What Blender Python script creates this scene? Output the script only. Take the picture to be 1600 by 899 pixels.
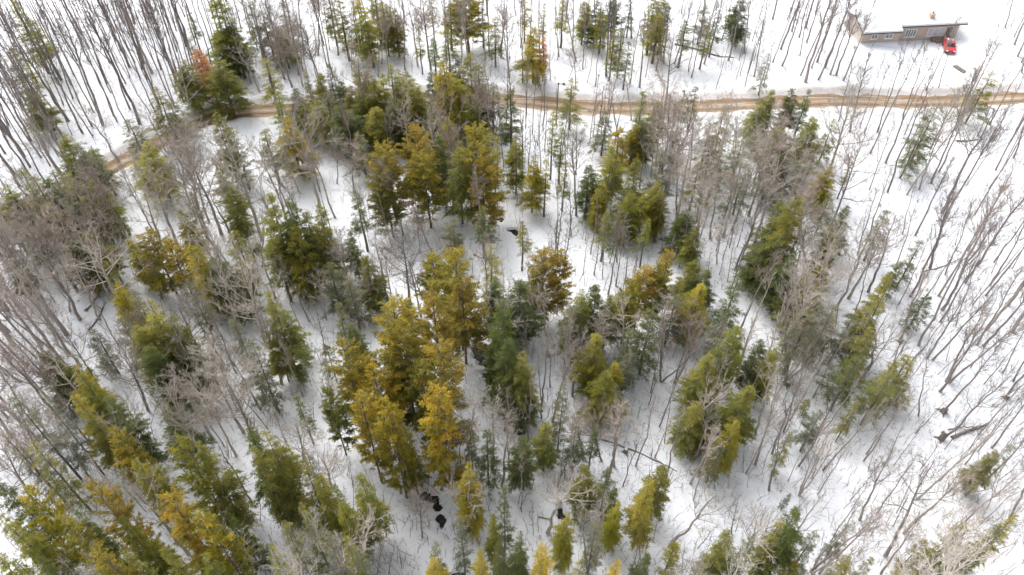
import bpy, bmesh, math, random
import numpy as np
from mathutils import Vector, Matrix, Quaternion

random.seed(7)
RNG = np.random.default_rng(11)
scene = bpy.context.scene
for o in list(bpy.data.objects):
    bpy.data.objects.remove(o)
C = scene.collection
PI = math.pi

# ------------------------------------------------------------------ camera
H, F_PX, PITCH = 65.0, 1180.0, math.radians(47.0)     # photo pixels: 1600 x 899
cam_d = bpy.data.cameras.new("camera")
cam = bpy.data.objects.new("camera", cam_d); C.objects.link(cam)
cam.location = (0, 0, H)
cam.rotation_euler = (PI / 2 - PITCH, 0, 0)
cam_d.sensor_width = 36.0
cam_d.lens = F_PX / 1600 * 36.0
cam_d.clip_start = 0.5
cam_d.clip_end = 3000
scene.camera = cam

# ------------------------------------------------------------------ sky and light (bright overcast)
SUN_EL, SUN_AZ = math.radians(48), math.radians(-35)   # azimuth from +Y towards +X
world = bpy.data.worlds.new("World"); scene.world = world
world.use_nodes = True
wn, wl = world.node_tree.nodes, world.node_tree.links
wn.clear()
w_out = wn.new("ShaderNodeOutputWorld"); w_bg = wn.new("ShaderNodeBackground")
w_sky = wn.new("ShaderNodeTexSky"); w_sky.sky_type = 'NISHITA'
w_sky.sun_disc = False
w_sky.sun_elevation = SUN_EL; w_sky.sun_rotation = SUN_AZ
w_sky.air_density = 1.0; w_sky.dust_density = 6.0; w_sky.ozone_density = 1.0
w_hs = wn.new("ShaderNodeHueSaturation"); w_hs.inputs['Saturation'].default_value = 0.22
wl.new(w_sky.outputs[0], w_hs.inputs['Color'])
wl.new(w_hs.outputs[0], w_bg.inputs['Color'])
w_bg.inputs['Strength'].default_value = 0.15
wl.new(w_bg.outputs[0], w_out.inputs['Surface'])
sun_d = bpy.data.lights.new("sun", 'SUN')
sun_d.energy = 0.5; sun_d.angle = math.radians(60); sun_d.color = (1.0, 0.965, 0.92)
sun = bpy.data.objects.new("sun", sun_d); C.objects.link(sun)
sd = Vector((math.sin(SUN_AZ) * math.cos(SUN_EL), math.cos(SUN_AZ) * math.cos(SUN_EL), math.sin(SUN_EL)))
sun.rotation_euler = (-sd).to_track_quat('-Z', 'Y').to_euler()
sun.location = (0, 60, 120)

vs = scene.view_settings
vs.view_transform = 'Standard'; vs.look = 'None'; vs.gamma = 1.0; vs.use_curve_mapping = False
vs.exposure = 0.88
scene.render.engine = 'CYCLES'
cy = scene.cycles
cy.max_bounces = 5; cy.diffuse_bounces = 3; cy.glossy_bounces = 2
cy.transmission_bounces = 3; cy.transparent_max_bounces = 4
cy.caustics_reflective = False; cy.caustics_refractive = False
scene.render.resolution_x = 1024; scene.render.resolution_y = 575

# ------------------------------------------------------------------ pixel -> place helpers
FWD = np.array([0, math.cos(PITCH), -math.sin(PITCH)])
UP = np.array([0, math.sin(PITCH), math.cos(PITCH)])
CAM = np.array([0, 0, H])
NADIR_Y = 449.5 + F_PX / math.tan(PITCH)

def ray(px, py):
    return FWD * F_PX + np.array([px - 800.0, 0, 0]) + UP * (449.5 - py)

def at_z(px, py, z=0.0):
    d = ray(px, py)
    return CAM + d * ((z - H) / d[2])

# ------------------------------------------------------------------ terrain
def spline(pts, n):
    pts = np.array(pts, float)
    P = np.vstack([2 * pts[0] - pts[1], pts, 2 * pts[-1] - pts[-2]])
    out = []
    for i in range(1, len(P) - 2):
        p0, p1, p2, p3 = P[i - 1:i + 3]
        for t in np.linspace(0, 1, n, endpoint=False):
            out.append(0.5 * (2 * p1 + (p2 - p0) * t + (2 * p0 - 5 * p1 + 4 * p2 - p3) * t * t
                              + (3 * p1 - p0 - 3 * p2 + p3) * t ** 3))
    out.append(P[-2])
    return np.array(out)

ROAD_PX = [(1980, 158), (1760, 151), (1640, 149), (1520, 150), (1400, 155), (1300, 161), (1200, 169), (1100, 170.5),
           (1000, 169), (900, 166), (800, 160), (700, 157), (600, 160), (500, 165), (400, 171), (340, 184),
           (290, 204), (240, 229), (185, 257), (140, 283), (60, 318), (-60, 352), (-220, 385)]
ROAD = spline([at_z(*p)[:2] for p in ROAD_PX], 10)
STREAM_PX = [(700, 255), (770, 322), (803, 352), (790, 420), (768, 480), (752, 545), (764, 592), (735, 640),
             (690, 680), (640, 715), (636, 745), (672, 783), (690, 815), (708, 860), (714, 905), (700, 1000)]
STREAM = spline([at_z(*p)[:2] for p in STREAM_PX], 8)
# open-water holes in the snow: px, py, radius in metres
POOLS = [(768, 322, .55), (776, 326, .6), (780, 334, .6), (784, 322, .45), (800, 353, .6), (807, 355, .4),
         (746, 546, .6), (749, 552, .7), (750, 560, .5), (752, 566, .45), (756, 570, .4), (763, 588, .75), (765, 595, .55),
         (635, 730, .35), (635, 737, .45), (638, 744, .4), (663, 773, .42), (669, 777, .45), (675, 782, .5),
         (680, 788, .4), (684, 793, .35), (686, 810, .45), (692, 815, .4), (812, 676, .5), (813, 682, .4),
         (876, 799, .4), (881, 805, .45), (714, 898, .5), (718, 905, .6)]
POOLS_W = [(at_z(x, y)[0], at_z(x, y)[1], r * .8) for x, y, r in POOLS]
WATER_DROP = 0.42

def seg_dist(x, y, line):
    x = np.asarray(x, float); y = np.asarray(y, float)
    if x.size <= 64:
        a = line[:-1]; ab = line[1:] - a; L2 = (ab ** 2).sum(1) + 1e-9
        dx = x.reshape(-1, 1) - a[:, 0]; dy = y.reshape(-1, 1) - a[:, 1]
        t = np.clip((dx * ab[:, 0] + dy * ab[:, 1]) / L2, 0, 1)
        return np.sqrt(((dx - t * ab[:, 0]) ** 2 + (dy - t * ab[:, 1]) ** 2).min(1)).reshape(x.shape)
    best = np.full(x.shape, 1e9)
    for a, b in zip(line[:-1], line[1:]):
        ab = b - a; L2 = ab @ ab + 1e-9
        t = np.clip(((x - a[0]) * ab[0] + (y - a[1]) * ab[1]) / L2, 0, 1)
        d = (x - a[0] - t * ab[0]) ** 2 + (y - a[1] - t * ab[1]) ** 2
        np.minimum(best, d, out=best)
    return np.sqrt(best)

_ph = np.random.default_rng(3)
WAVES = []
for lam, amp in ((90, .55), (55, .4), (28, .16), (15, .085), (8.5, .055), (4.6, .035), (2.6, .022)):
    for _ in range(4):
        a = _ph.uniform(0, 2 * PI)
        WAVES.append((math.cos(a) * 2 * PI / lam * _ph.uniform(.8, 1.25), math.sin(a) * 2 * PI / lam * _ph.uniform(.8, 1.25), _ph.uniform(0, 6.28), amp * .5))

def smooth(e0, e1, v):
    t = np.clip((v - e0) / (e1 - e0), 0, 1)
    return t * t * (3 - 2 * t)

def bed(x, y):
    """smooth lie of the land, without snow detail"""
    z = np.zeros(np.shape(x))
    for kx, ky, ph, a in WAVES[:8]:
        z = z + a * np.sin(kx * x + ky * y + ph)
    return z

def terrain(x, y, dr=None, ds=None):
    x = np.asarray(x, float); y = np.asarray(y, float)
    if dr is None: dr = seg_dist(x, y, ROAD[::2])
    if ds is None: ds = seg_dist(x, y, STREAM[::2])
    fine = np.zeros(x.shape)
    for kx, ky, ph, a in WAVES[8:]:
        fine = fine + a * np.sin(kx * x + ky * y + ph)
    z = bed(x, y)
    wob = 0.45 * np.sin(x * .9 + 1.3 * np.sin(y * .6)) + .3 * np.sin(x * 2.1 + y * 1.7)
    on = 1 - smooth(1.3, 2.3, dr + wob * .6)                       # carriageway cut
    bank = np.exp(-((dr - 2.9) / .85) ** 2) * (.38 + .25 * wob)      # ploughed bank
    z = z + fine * (1 - on) - .28 * on + bank
    z = z - .75 * np.exp(-(ds / 3.2) ** 2)
    for px, py, r in POOLS_W:
        if x.size == 1 and (abs(x - px) > 3).all(): continue
        d = np.hypot(x - px, (y - py) * .8)
        d = d + .14 * np.sin(x * 5.1 + py) + .12 * np.sin(y * 6.3 + px)
        z = np.where(d < r * 1.35, np.minimum(z, bed(np.full_like(x, px), np.full_like(x, py)) - 1.35 + .75 * smooth(r * .75, r * 1.35, d)), z)
    return z

def gz(x, y):
    return float(terrain(np.array([x]), np.array([y]))[0])

def ground(px, py):
    z = 0.0
    for _ in range(3):
        p = at_z(px, py, z); z = gz(p[0], p[1])
    return np.array([p[0], p[1], z])

# ------------------------------------------------------------------ small helpers
def tag(o, label=None, cat=None, group=None, kind=None):
    if label: o["label"] = label
    if cat: o["category"] = cat
    if group: o["group"] = group
    if kind: o["kind"] = kind
    return o

def link(name, me, mat=None, parent=None):
    o = bpy.data.objects.new(name, me); C.objects.link(o)
    if mat is not None and me is not None and not me.materials: me.materials.append(mat)
    if parent: o.parent = parent
    return o

def empty(name, loc=(0, 0, 0), rz=0):
    o = bpy.data.objects.new(name, None); C.objects.link(o)
    o.location = loc; o.rotation_euler = (0, 0, rz); o.empty_display_size = .3
    return o

def np_mesh(name, verts, quads, attr=None, smooth_shade=False):
    me = bpy.data.meshes.new(name)
    verts = np.asarray(verts, np.float32); quads = np.asarray(quads, np.int32)
    nv, nq = len(verts), len(quads); k = quads.shape[1]
    me.vertices.add(nv); me.vertices.foreach_set("co", verts.ravel())
    me.loops.add(nq * k); me.loops.foreach_set("vertex_index", quads.ravel())
    me.polygons.add(nq)
    me.polygons.foreach_set("loop_start", np.arange(nq, dtype=np.int32) * k)
    try: me.polygons.foreach_set("loop_total", np.full(nq, k, np.int32))
    except Exception: pass
    me.polygons.foreach_set("use_smooth", np.full(nq, bool(smooth_shade)))
    if attr is not None:
        for an, av in attr.items():
            at = me.attributes.new(an, 'FLOAT', 'POINT')
            at.data.foreach_set("value", np.asarray(av, np.float32))
    me.update(calc_edges=True)
    return me

def norm(v):
    return v / (np.linalg.norm(v, axis=-1, keepdims=True) + 1e-9)

# ------------------------------------------------------------------ materials
def new_mat(name):
    m = bpy.data.materials.new(name); m.use_nodes = True
    nt = m.node_tree; b = nt.nodes["Principled BSDF"]
    return m, nt, b

def N(nt, typ, **kw):
    n = nt.nodes.new(typ)
    for k, v in kw.items():
        if k in n.inputs: n.inputs[k].default_value = v
        else: setattr(n, k, v)
    return n

def plain(name, col, rough=.6, metal=0.0, var=.12, scale=3.0):
    m, nt, b = new_mat(name)
    tc = N(nt, "ShaderNodeTexCoord"); nz = N(nt, "ShaderNodeTexNoise", Scale=scale, Detail=4.0)
    nt.links.new(tc.outputs['Object'], nz.inputs['Vector'])
    r = N(nt, "ShaderNodeValToRGB")
    r.color_ramp.elements[0].position = .3; r.color_ramp.elements[1].position = .7
    r.color_ramp.elements[0].color = tuple(c * (1 - var) for c in col) + (1,)
    r.color_ramp.elements[1].color = tuple(min(1, c * (1 + var)) for c in col) + (1,)
    nt.links.new(nz.outputs[0], r.inputs[0]); nt.links.new(r.outputs[0], b.inputs['Base Color'])
    b.inputs['Roughness'].default_value = rough; b.inputs['Metallic'].default_value = metal
    return m

def mix_rgb(nt, fac, a, b, blend='MIX'):
    n = nt.nodes.new("ShaderNodeMix"); n.data_type = 'RGBA'; n.blend_type = blend
    for sock, v in ((n.inputs[0], fac), (n.inputs[6], a), (n.inputs[7], b)):
        if isinstance(v, (int, float)): sock.default_value = v
        elif isinstance(v, tuple): sock.default_value = v if len(v) == 4 else v + (1,)
        else: nt.links.new(v, sock)
    return n.outputs[2]

def mat_snow():
    m, nt, b = new_mat("snow")
    tc = N(nt, "ShaderNodeTexCoord")
    n1 = N(nt, "ShaderNodeTexNoise", Scale=.05, Detail=5.0, Roughness=.6)
    n2 = N(nt, "ShaderNodeTexNoise", Scale=2.2, Detail=6.0, Roughness=.65)
    n3 = N(nt, "ShaderNodeTexNoise", Scale=.9, Detail=8.0, Roughness=.7)
    for n in (n1, n2, n3): nt.links.new(tc.outputs['Object'], n.inputs['Vector'])
    r1 = N(nt, "ShaderNodeValToRGB")
    r1.color_ramp.elements[0].position = .35; r1.color_ramp.elements[1].position = .65
    r1.color_ramp.elements[0].color = (.775, .805, .86, 1); r1.color_ramp.elements[1].color = (.84, .855, .885, 1)
    nt.links.new(n1.outputs[0], r1.inputs[0])
    # needle and bark litter, thicker where the attribute 'litter' is high
    at = N(nt, "ShaderNodeAttribute", attribute_name="litter")
    rl = N(nt, "ShaderNodeValToRGB")
    rl.color_ramp.elements[0].position = .48; rl.color_ramp.elements[1].position = .72
    rl.color_ramp.elements[0].color = (0, 0, 0, 1); rl.color_ramp.elements[1].color = (1, 1, 1, 1)
    nt.links.new(n3.outputs[0], rl.inputs[0])
    mu = N(nt, "ShaderNodeMath", operation='MULTIPLY'); nt.links.new(rl.outputs[0], mu.inputs[0]); nt.links.new(at.outputs['Fac'], mu.inputs[1])
    col = mix_rgb(nt, mu.outputs[0], r1.outputs[0], (.58, .53, .51))
    sa = N(nt, "ShaderNodeAttribute", attribute_name="sand")
    ms = N(nt, "ShaderNodeMath", operation='MULTIPLY'); ms.use_clamp = True
    mm = N(nt, "ShaderNodeMath", operation='MULTIPLY', ); mm.inputs[1].default_value = 1.5
    nt.links.new(n3.outputs[0], mm.inputs[0])
    nt.links.new(mm.outputs[0], ms.inputs[0]); nt.links.new(sa.outputs['Fac'], ms.inputs[1])
    col = mix_rgb(nt, ms.outputs[0], col, (.46, .33, .21))
    nt.links.new(col, b.inputs['Base Color'])
    b.inputs['Roughness'].default_value = .75
    b.inputs['Specular IOR Level'].default_value = .15
    bp = N(nt, "ShaderNodeBump", Strength=.5, Distance=.14)
    sm = N(nt, "ShaderNodeMath", operation='MULTIPLY_ADD'); sm.inputs[1].default_value = 2.0
    nt.links.new(n3.outputs[0], sm.inputs[0]); nt.links.new(n2.outputs[0], sm.inputs[2])
    nt.links.new(sm.outputs[0], bp.inputs['Height']); nt.links.new(bp.outputs[0], b.inputs['Normal'])
    return m

def mat_road():
    m, nt, b = new_mat("sandy_road")
    tc = N(nt, "ShaderNodeTexCoord")
    mp = N(nt, "ShaderNodeMapping"); mp.inputs['Scale'].default_value = (.12, 1, 1)
    nt.links.new(tc.outputs['Object'], mp.inputs['Vector'])
    n1 = N(nt, "ShaderNodeTexNoise", Scale=1.6, Detail=7.0, Roughness=.65)
    n2 = N(nt, "ShaderNodeTexNoise", Scale=7.0, Detail=6.0, Roughness=.7)
    nt.links.new(mp.outputs[0], n1.inputs['Vector']); nt.links.new(tc.outputs['Object'], n2.inputs['Vector'])
    at = N(nt, "ShaderNodeAttribute", attribute_name="across")       # -1..1 across the road
    rt = N(nt, "ShaderNodeValToRGB")
    mr = N(nt, "ShaderNodeMapRange"); mr.inputs[1].default_value = -1; mr.inputs[2].default_value = 1
    nt.links.new(at.outputs['Fac'], mr.inputs[0])
    ad = N(nt, "ShaderNodeMath", operation='MULTIPLY_ADD'); ad.inputs[1].default_value = .18; ad.inputs[2].default_value = -.09
    nt.links.new(n1.outputs[0], ad.inputs[0])
    sm = N(nt, "ShaderNodeMath", operation='ADD'); nt.links.new(mr.outputs[0], sm.inputs[0]); nt.links.new(ad.outputs[0], sm.inputs[1])
    nt.links.new(sm.outputs[0], rt.inputs[0])
    els = rt.color_ramp.elements
    els[0].position = 0.0; els[0].color = (.52, .45, .37, 1)
    els[1].position = 1.0; els[1].color = (.60, .55, .49, 1)
    for p, c in ((.14, (.37, .26, .16, 1)), (.30, (.235, .148, .082, 1)), (.48, (.39, .285, .185, 1)), (.52, (.47, .38, .285, 1)),
                 (.68, (.225, .14, .076, 1)), (.86, (.46, .37, .27, 1))):
        e = els.new(p); e.color = c
    r2 = N(nt, "ShaderNodeValToRGB")
    r2.color_ramp.elements[0].position = .25; r2.color_ramp.elements[0].color = (.62, .62, .62, 1)
    r2.color_ramp.elements[1].position = .75; r2.color_ramp.elements[1].color = (1.25, 1.25, 1.25, 1)
    nt.links.new(n2.outputs[0], r2.inputs[0])
    col = mix_rgb(nt, 1.0, rt.outputs[0], r2.outputs[0], 'MULTIPLY')
    r3 = N(nt, "ShaderNodeMapRange"); r3.inputs[1].default_value = .54; r3.inputs[2].default_value = .66; r3.inputs[4].default_value = .55
    nt.links.new(n1.outputs[0], r3.inputs[0])
    col = mix_rgb(nt, r3.outputs[0], col, (.66, .62, .58))
    nt.links.new(col, b.inputs['Base Color']); b.inputs['Roughness'].default_value = .9
    bp = N(nt, "ShaderNodeBump", Strength=.5, Distance=.06)
    nt.links.new(n2.outputs[0], bp.inputs['Height']); nt.links.new(bp.outputs[0], b.inputs['Normal'])
    return m

def mat_foliage(name, snow=0.0):
    m, nt, b = new_mat(name)
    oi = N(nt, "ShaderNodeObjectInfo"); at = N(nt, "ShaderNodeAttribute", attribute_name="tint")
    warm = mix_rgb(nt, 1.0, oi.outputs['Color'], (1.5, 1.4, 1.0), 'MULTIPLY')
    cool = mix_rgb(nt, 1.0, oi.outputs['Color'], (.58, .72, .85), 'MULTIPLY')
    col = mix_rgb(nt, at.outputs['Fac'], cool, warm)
    if snow:
        tc = N(nt, "ShaderNodeTexCoord"); nz = N(nt, "ShaderNodeTexNoise", Scale=3.2, Detail=5.0, Roughness=.75)
        nt.links.new(tc.outputs['Object'], nz.inputs['Vector'])
        ge = N(nt, "ShaderNodeNewGeometry"); sx = N(nt, "ShaderNodeSeparateXYZ")
        r = N(nt, "ShaderNodeMapRange"); r.inputs[1].default_value = .56; r.inputs[2].default_value = .68; r.inputs[4].default_value = snow
        nt.links.new(nz.outputs[0], r.inputs[0])
        col = mix_rgb(nt, r.outputs[0], col, (.74, .76, .80))
    nt.links.new(col, b.inputs['Base Color'])
    b.inputs['Roughness'].default_value = .65; b.inputs['Specular IOR Level'].default_value = .25
    tr = N(nt, "ShaderNodeBsdfTranslucent"); nt.links.new(col, tr.inputs['Color'])
    mx = N(nt, "ShaderNodeMixShader"); mx.inputs[0].default_value = .5
    out = nt.nodes["Material Output"]
    nt.links.new(b.outputs[0], mx.inputs[1]); nt.links.new(tr.outputs[0], mx.inputs[2]); nt.links.new(mx.outputs[0], out.inputs['Surface'])
    return m

def mat_bark(name, use_obj=True, c0=(.10, .08, .065), c1=(.24, .20, .17)):
    m, nt, b = new_mat(name)
    tc = N(nt, "ShaderNodeTexCoord")
    mp = N(nt, "ShaderNodeMapping"); mp.inputs['Scale'].default_value = (3, 3, .8)
    nt.links.new(tc.outputs['Object'], mp.inputs['Vector'])
    nz = N(nt, "ShaderNodeTexNoise", Scale=1.6, Detail=7.0, Roughness=.7); nt.links.new(mp.outputs[0], nz.inputs['Vector'])
    r = N(nt, "ShaderNodeValToRGB"); r.color_ramp.elements[0].position = .3; r.color_ramp.elements[1].position = .72
    if use_obj:
        r.color_ramp.elements[0].color = (.62, .6, .6, 1); r.color_ramp.elements[1].color = (1.35, 1.35, 1.35, 1)
        oi = N(nt, "ShaderNodeObjectInfo")
        col = mix_rgb(nt, 1.0, oi.outputs['Color'], r.outputs[0], 'MULTIPLY')
    else:
        r.color_ramp.elements[0].color = c0 + (1,); r.color_ramp.elements[1].color = c1 + (1,)
        col = r.outputs[0]
    nt.links.new(nz.outputs[0], r.inputs[0])
    nt.links.new(col, b.inputs['Base Color']); b.inputs['Roughness'].default_value = .85
    b.inputs['Specular IOR Level'].default_value = .2
    bp = N(nt, "ShaderNodeBump", Strength=.6, Distance=.03)
    nt.links.new(nz.outputs[0], bp.inputs['Height']); nt.links.new(bp.outputs[0], b.inputs['Normal'])
    return m

M_SNOW = mat_snow(); M_ROAD = mat_road()
M_FOL = mat_foliage("conifer_needles"); M_FOLS = mat_foliage("snow_dusted_needles", .8)
M_BARK = mat_bark("hardwood_bark"); M_CBARK = mat_bark("conifer_bark", False)
M_LOG = mat_bark("dead_wood", False, (.11, .09, .078), (.32, .275, .235))
M_WATER, _nt, _b = new_mat("dark_stream_water")
_nz = N(_nt, "ShaderNodeTexNoise", Scale=3.0, Detail=3.0)
_bp = N(_nt, "ShaderNodeBump", Strength=.15, Distance=.03); _nt.links.new(_nz.outputs[0], _bp.inputs['Height'])
_nt.links.new(_bp.outputs[0], _b.inputs['Normal'])
_b.inputs['Base Color'].default_value = (.028, .024, .021, 1); _b.inputs['Roughness'].default_value = .25
_b.inputs['Specular IOR Level'].default_value = .06

# ------------------------------------------------------------------ ground, road, stream
def axis(lo, hi, step, far):
    core = np.arange(lo, hi + 1e-6, step)
    out = [hi]; s = step
    while out[-1] < far: s *= 1.35; out.append(out[-1] + s)
    inn = [lo]; s = step
    while inn[-1] > -far: s *= 1.35; inn.append(inn[-1] - s)
    return np.concatenate([np.array(inn[1:])[::-1], core, np.array(out[1:])])

gx = np.unique(np.concatenate([axis(-120, 120, .55, 900), np.arange(-20, 14, .18)]))
gy = np.unique(np.concatenate([axis(8, 168, .45, 900), np.arange(24, 80, .22)]))
GX, GY = np.meshgrid(gx, gy)
fx, fy = GX.ravel(), GY.ravel()
near = (np.abs(fx) < 135) & (fy > -10) & (fy < 190)
dr = np.full(fx.shape, 300.0); ds = np.full(fx.shape, 300.0)
dr[near] = seg_dist(fx[near], fy[near], ROAD[::3]); ds[near] = seg_dist(fx[near], fy[near], STREAM[::2])
GZ = terrain(fx, fy, dr, ds)
nxg, nyg = len(gx), len(gy)
ii = (np.arange(nyg - 1)[:, None] * nxg + np.arange(nxg - 1)[None, :]).ravel()
quads = np.stack([ii, ii + 1, ii + nxg + 1, ii + nxg], 1)
LITTER = np.zeros(len(fx))        # filled after the trees are placed
sand = np.exp(-((dr - 2.2) / .9) ** 2) * .55
ground_me = np_mesh("snow_ground", np.stack([fx, fy, GZ], 1), quads, {"sand": sand, "litter": LITTER}, True)
snow_ground = link("snow_ground", ground_me, M_SNOW); tag(snow_ground, kind="structure")

def build_road():
    W, K = 2.4, 9
    P = ROAD; T = np.gradient(P, axis=0); T = norm(T); Nn = np.stack([-T[:, 1], T[:, 0]], 1)
    us = np.linspace(-1, 1, K); V = []; A = []
    for p, n in zip(P, Nn):
        for u in us:
            q = p + n * u * W
            V.append((q[0], q[1], float(bed(np.array([q[0]]), np.array([q[1]]))[0]) - .16 + .03 * math.cos(u * 2.2) - .035 * (math.exp(-((abs(u) - .38) / .12) ** 2)))); A.append(u)
    Q = []
    for i in range(len(P) - 1):
        for k in range(K - 1):
            a = i * K + k; Q.append((a, a + K, a + K + 1, a + 1))
    o = link("road", np_mesh("road", V, Q, {"across": A}, True), M_ROAD); tag(o, kind="structure")
build_road()

def build_stream():
    V = []; Q = []
    for x, y, r in POOLS_W:
        z = float(bed(np.array([x]), np.array([y]))[0]) - 1.08; k = len(V); R = r * 1.6
        z += .002 * (k / 4)
        V += [(x - R, y - R, z), (x + R, y - R, z), (x + R, y + R, z), (x - R, y + R, z)]; Q.append((k, k + 1, k + 2, k + 3))
    tag(link("stream", np_mesh("stream", V, Q), M_WATER), kind="structure")
build_stream()

# ------------------------------------------------------------------ solid-shape helpers
def bm_box(bm, lo, hi):
    vs_ = [bm.verts.new((x, y, z)) for z in (lo[2], hi[2]) for y in (lo[1], hi[1]) for x in (lo[0], hi[0])]
    for f in ((0, 2, 3, 1), (4, 5, 7, 6), (0, 1, 5, 4), (2, 6, 7, 3), (0, 4, 6, 2), (1, 3, 7, 5)):
        bm.faces.new([vs_[i] for i in f])

def bm_prism(bm, poly, a, b, ax):
    """extrude a 2-D polygon along axis ax from a to b"""
    def P(u, v, w): return {0: (w, u, v), 1: (u, w, v), 2: (u, v, w)}[ax]
    A = [bm.verts.new(P(u, v, a)) for u, v in poly]; B = [bm.verts.new(P(u, v, b)) for u, v in poly]
    bm.faces.new(A[::-1]); bm.faces.new(B); n = len(poly)
    for i in range(n): bm.faces.new((A[i], A[(i + 1) % n], B[(i + 1) % n], B[i]))

def bm_cyl(bm, p, q, r0, r1=None, n=14):
    r1 = r0 if r1 is None else r1
    p, q = Vector(p), Vector(q); d = (q - p).normalized()
    u = d.orthogonal().normalized(); v = d.cross(u)
    A = [bm.verts.new(p + (u * math.cos(2 * PI * i / n) + v * math.sin(2 * PI * i / n)) * r0) for i in range(n)]
    B = [bm.verts.new(q + (u * math.cos(2 * PI * i / n) + v * math.sin(2 * PI * i / n)) * r1) for i in range(n)]
    bm.faces.new(A[::-1]); bm.faces.new(B)
    for i in range(n): bm.faces.new((A[i], A[(i + 1) % n], B[(i + 1) % n], B[i]))

def solid(name, mat, parent, fill, bevel=0.0, smooth_shade=False):
    bm = bmesh.new(); fill(bm)
    if bevel: bmesh.ops.bevel(bm, geom=list(bm.edges), offset=bevel, segments=2, affect='EDGES', profile=.6)
    bmesh.ops.recalc_face_normals(bm, faces=bm.faces)
    me = bpy.data.meshes.new(name); bm.to_mesh(me); bm.free()
    if smooth_shade:
        for p in me.polygons: p.use_smooth = True
    return link(name, me, mat, parent)

# ------------------------------------------------------------------ brick bungalow
def mat_brick():
    m, nt, b = new_mat("tan_brick")
    tc = N(nt, "ShaderNodeTexCoord"); mp = N(nt, "ShaderNodeMapping"); mp.inputs['Rotation'].default_value = (PI / 2, 0, 0)
    nt.links.new(tc.outputs['Object'], mp.inputs['Vector'])
    br = N(nt, "ShaderNodeTexBrick", Scale=1.0); br.inputs['Brick Width'].default_value = .22; br.inputs['Row Height'].default_value = .075
    br.inputs['Mortar Size'].default_value = .01
    br.inputs['Color1'].default_value = (.42, .31, .25, 1); br.inputs['Color2'].default_value = (.50, .385, .32, 1); br.inputs['Mortar'].default_value = (.52, .47, .43, 1)
    nt.links.new(mp.outputs[0], br.inputs['Vector'])
    nz = N(nt, "ShaderNodeTexNoise", Scale=.8, Detail=5.0); nt.links.new(tc.outputs['Object'], nz.inputs['Vector'])
    r = N(nt, "ShaderNodeValToRGB"); r.color_ramp.elements[0].color = (.75, .74, .72, 1); r.color_ramp.elements[1].color = (1.2, 1.2, 1.2, 1)
    nt.links.new(nz.outputs[0], r.inputs[0])
    nt.links.new(mix_rgb(nt, 1.0, br.outputs[0], r.outputs[0], 'MULTIPLY'), b.inputs['Base Color']); b.inputs['Roughness'].default_value = .85
    return m
M_BRICK = mat_brick()
M_TRIM = plain("white_window_trim", (.78, .77, .74), .5)
M_FASCIA = plain("dark_fascia", (.09, .08, .075), .6)
M_GLASS = plain("window_glass", (.20, .235, .27), .12, 0, .25, .7)
M_PALEGLASS = plain("frosted_porch_glass", (.50, .52, .56), .25, 0, .12, .8)
M_TAN = plain("tan_stucco", (.55, .40, .27), .8)
M_ROOFSNOW = plain("roof_snow", (.79, .795, .81), .8, 0, .02, .4)
M_SHINGLE = plain("grey_shingle", (.12, .11, .105), .9)

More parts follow.
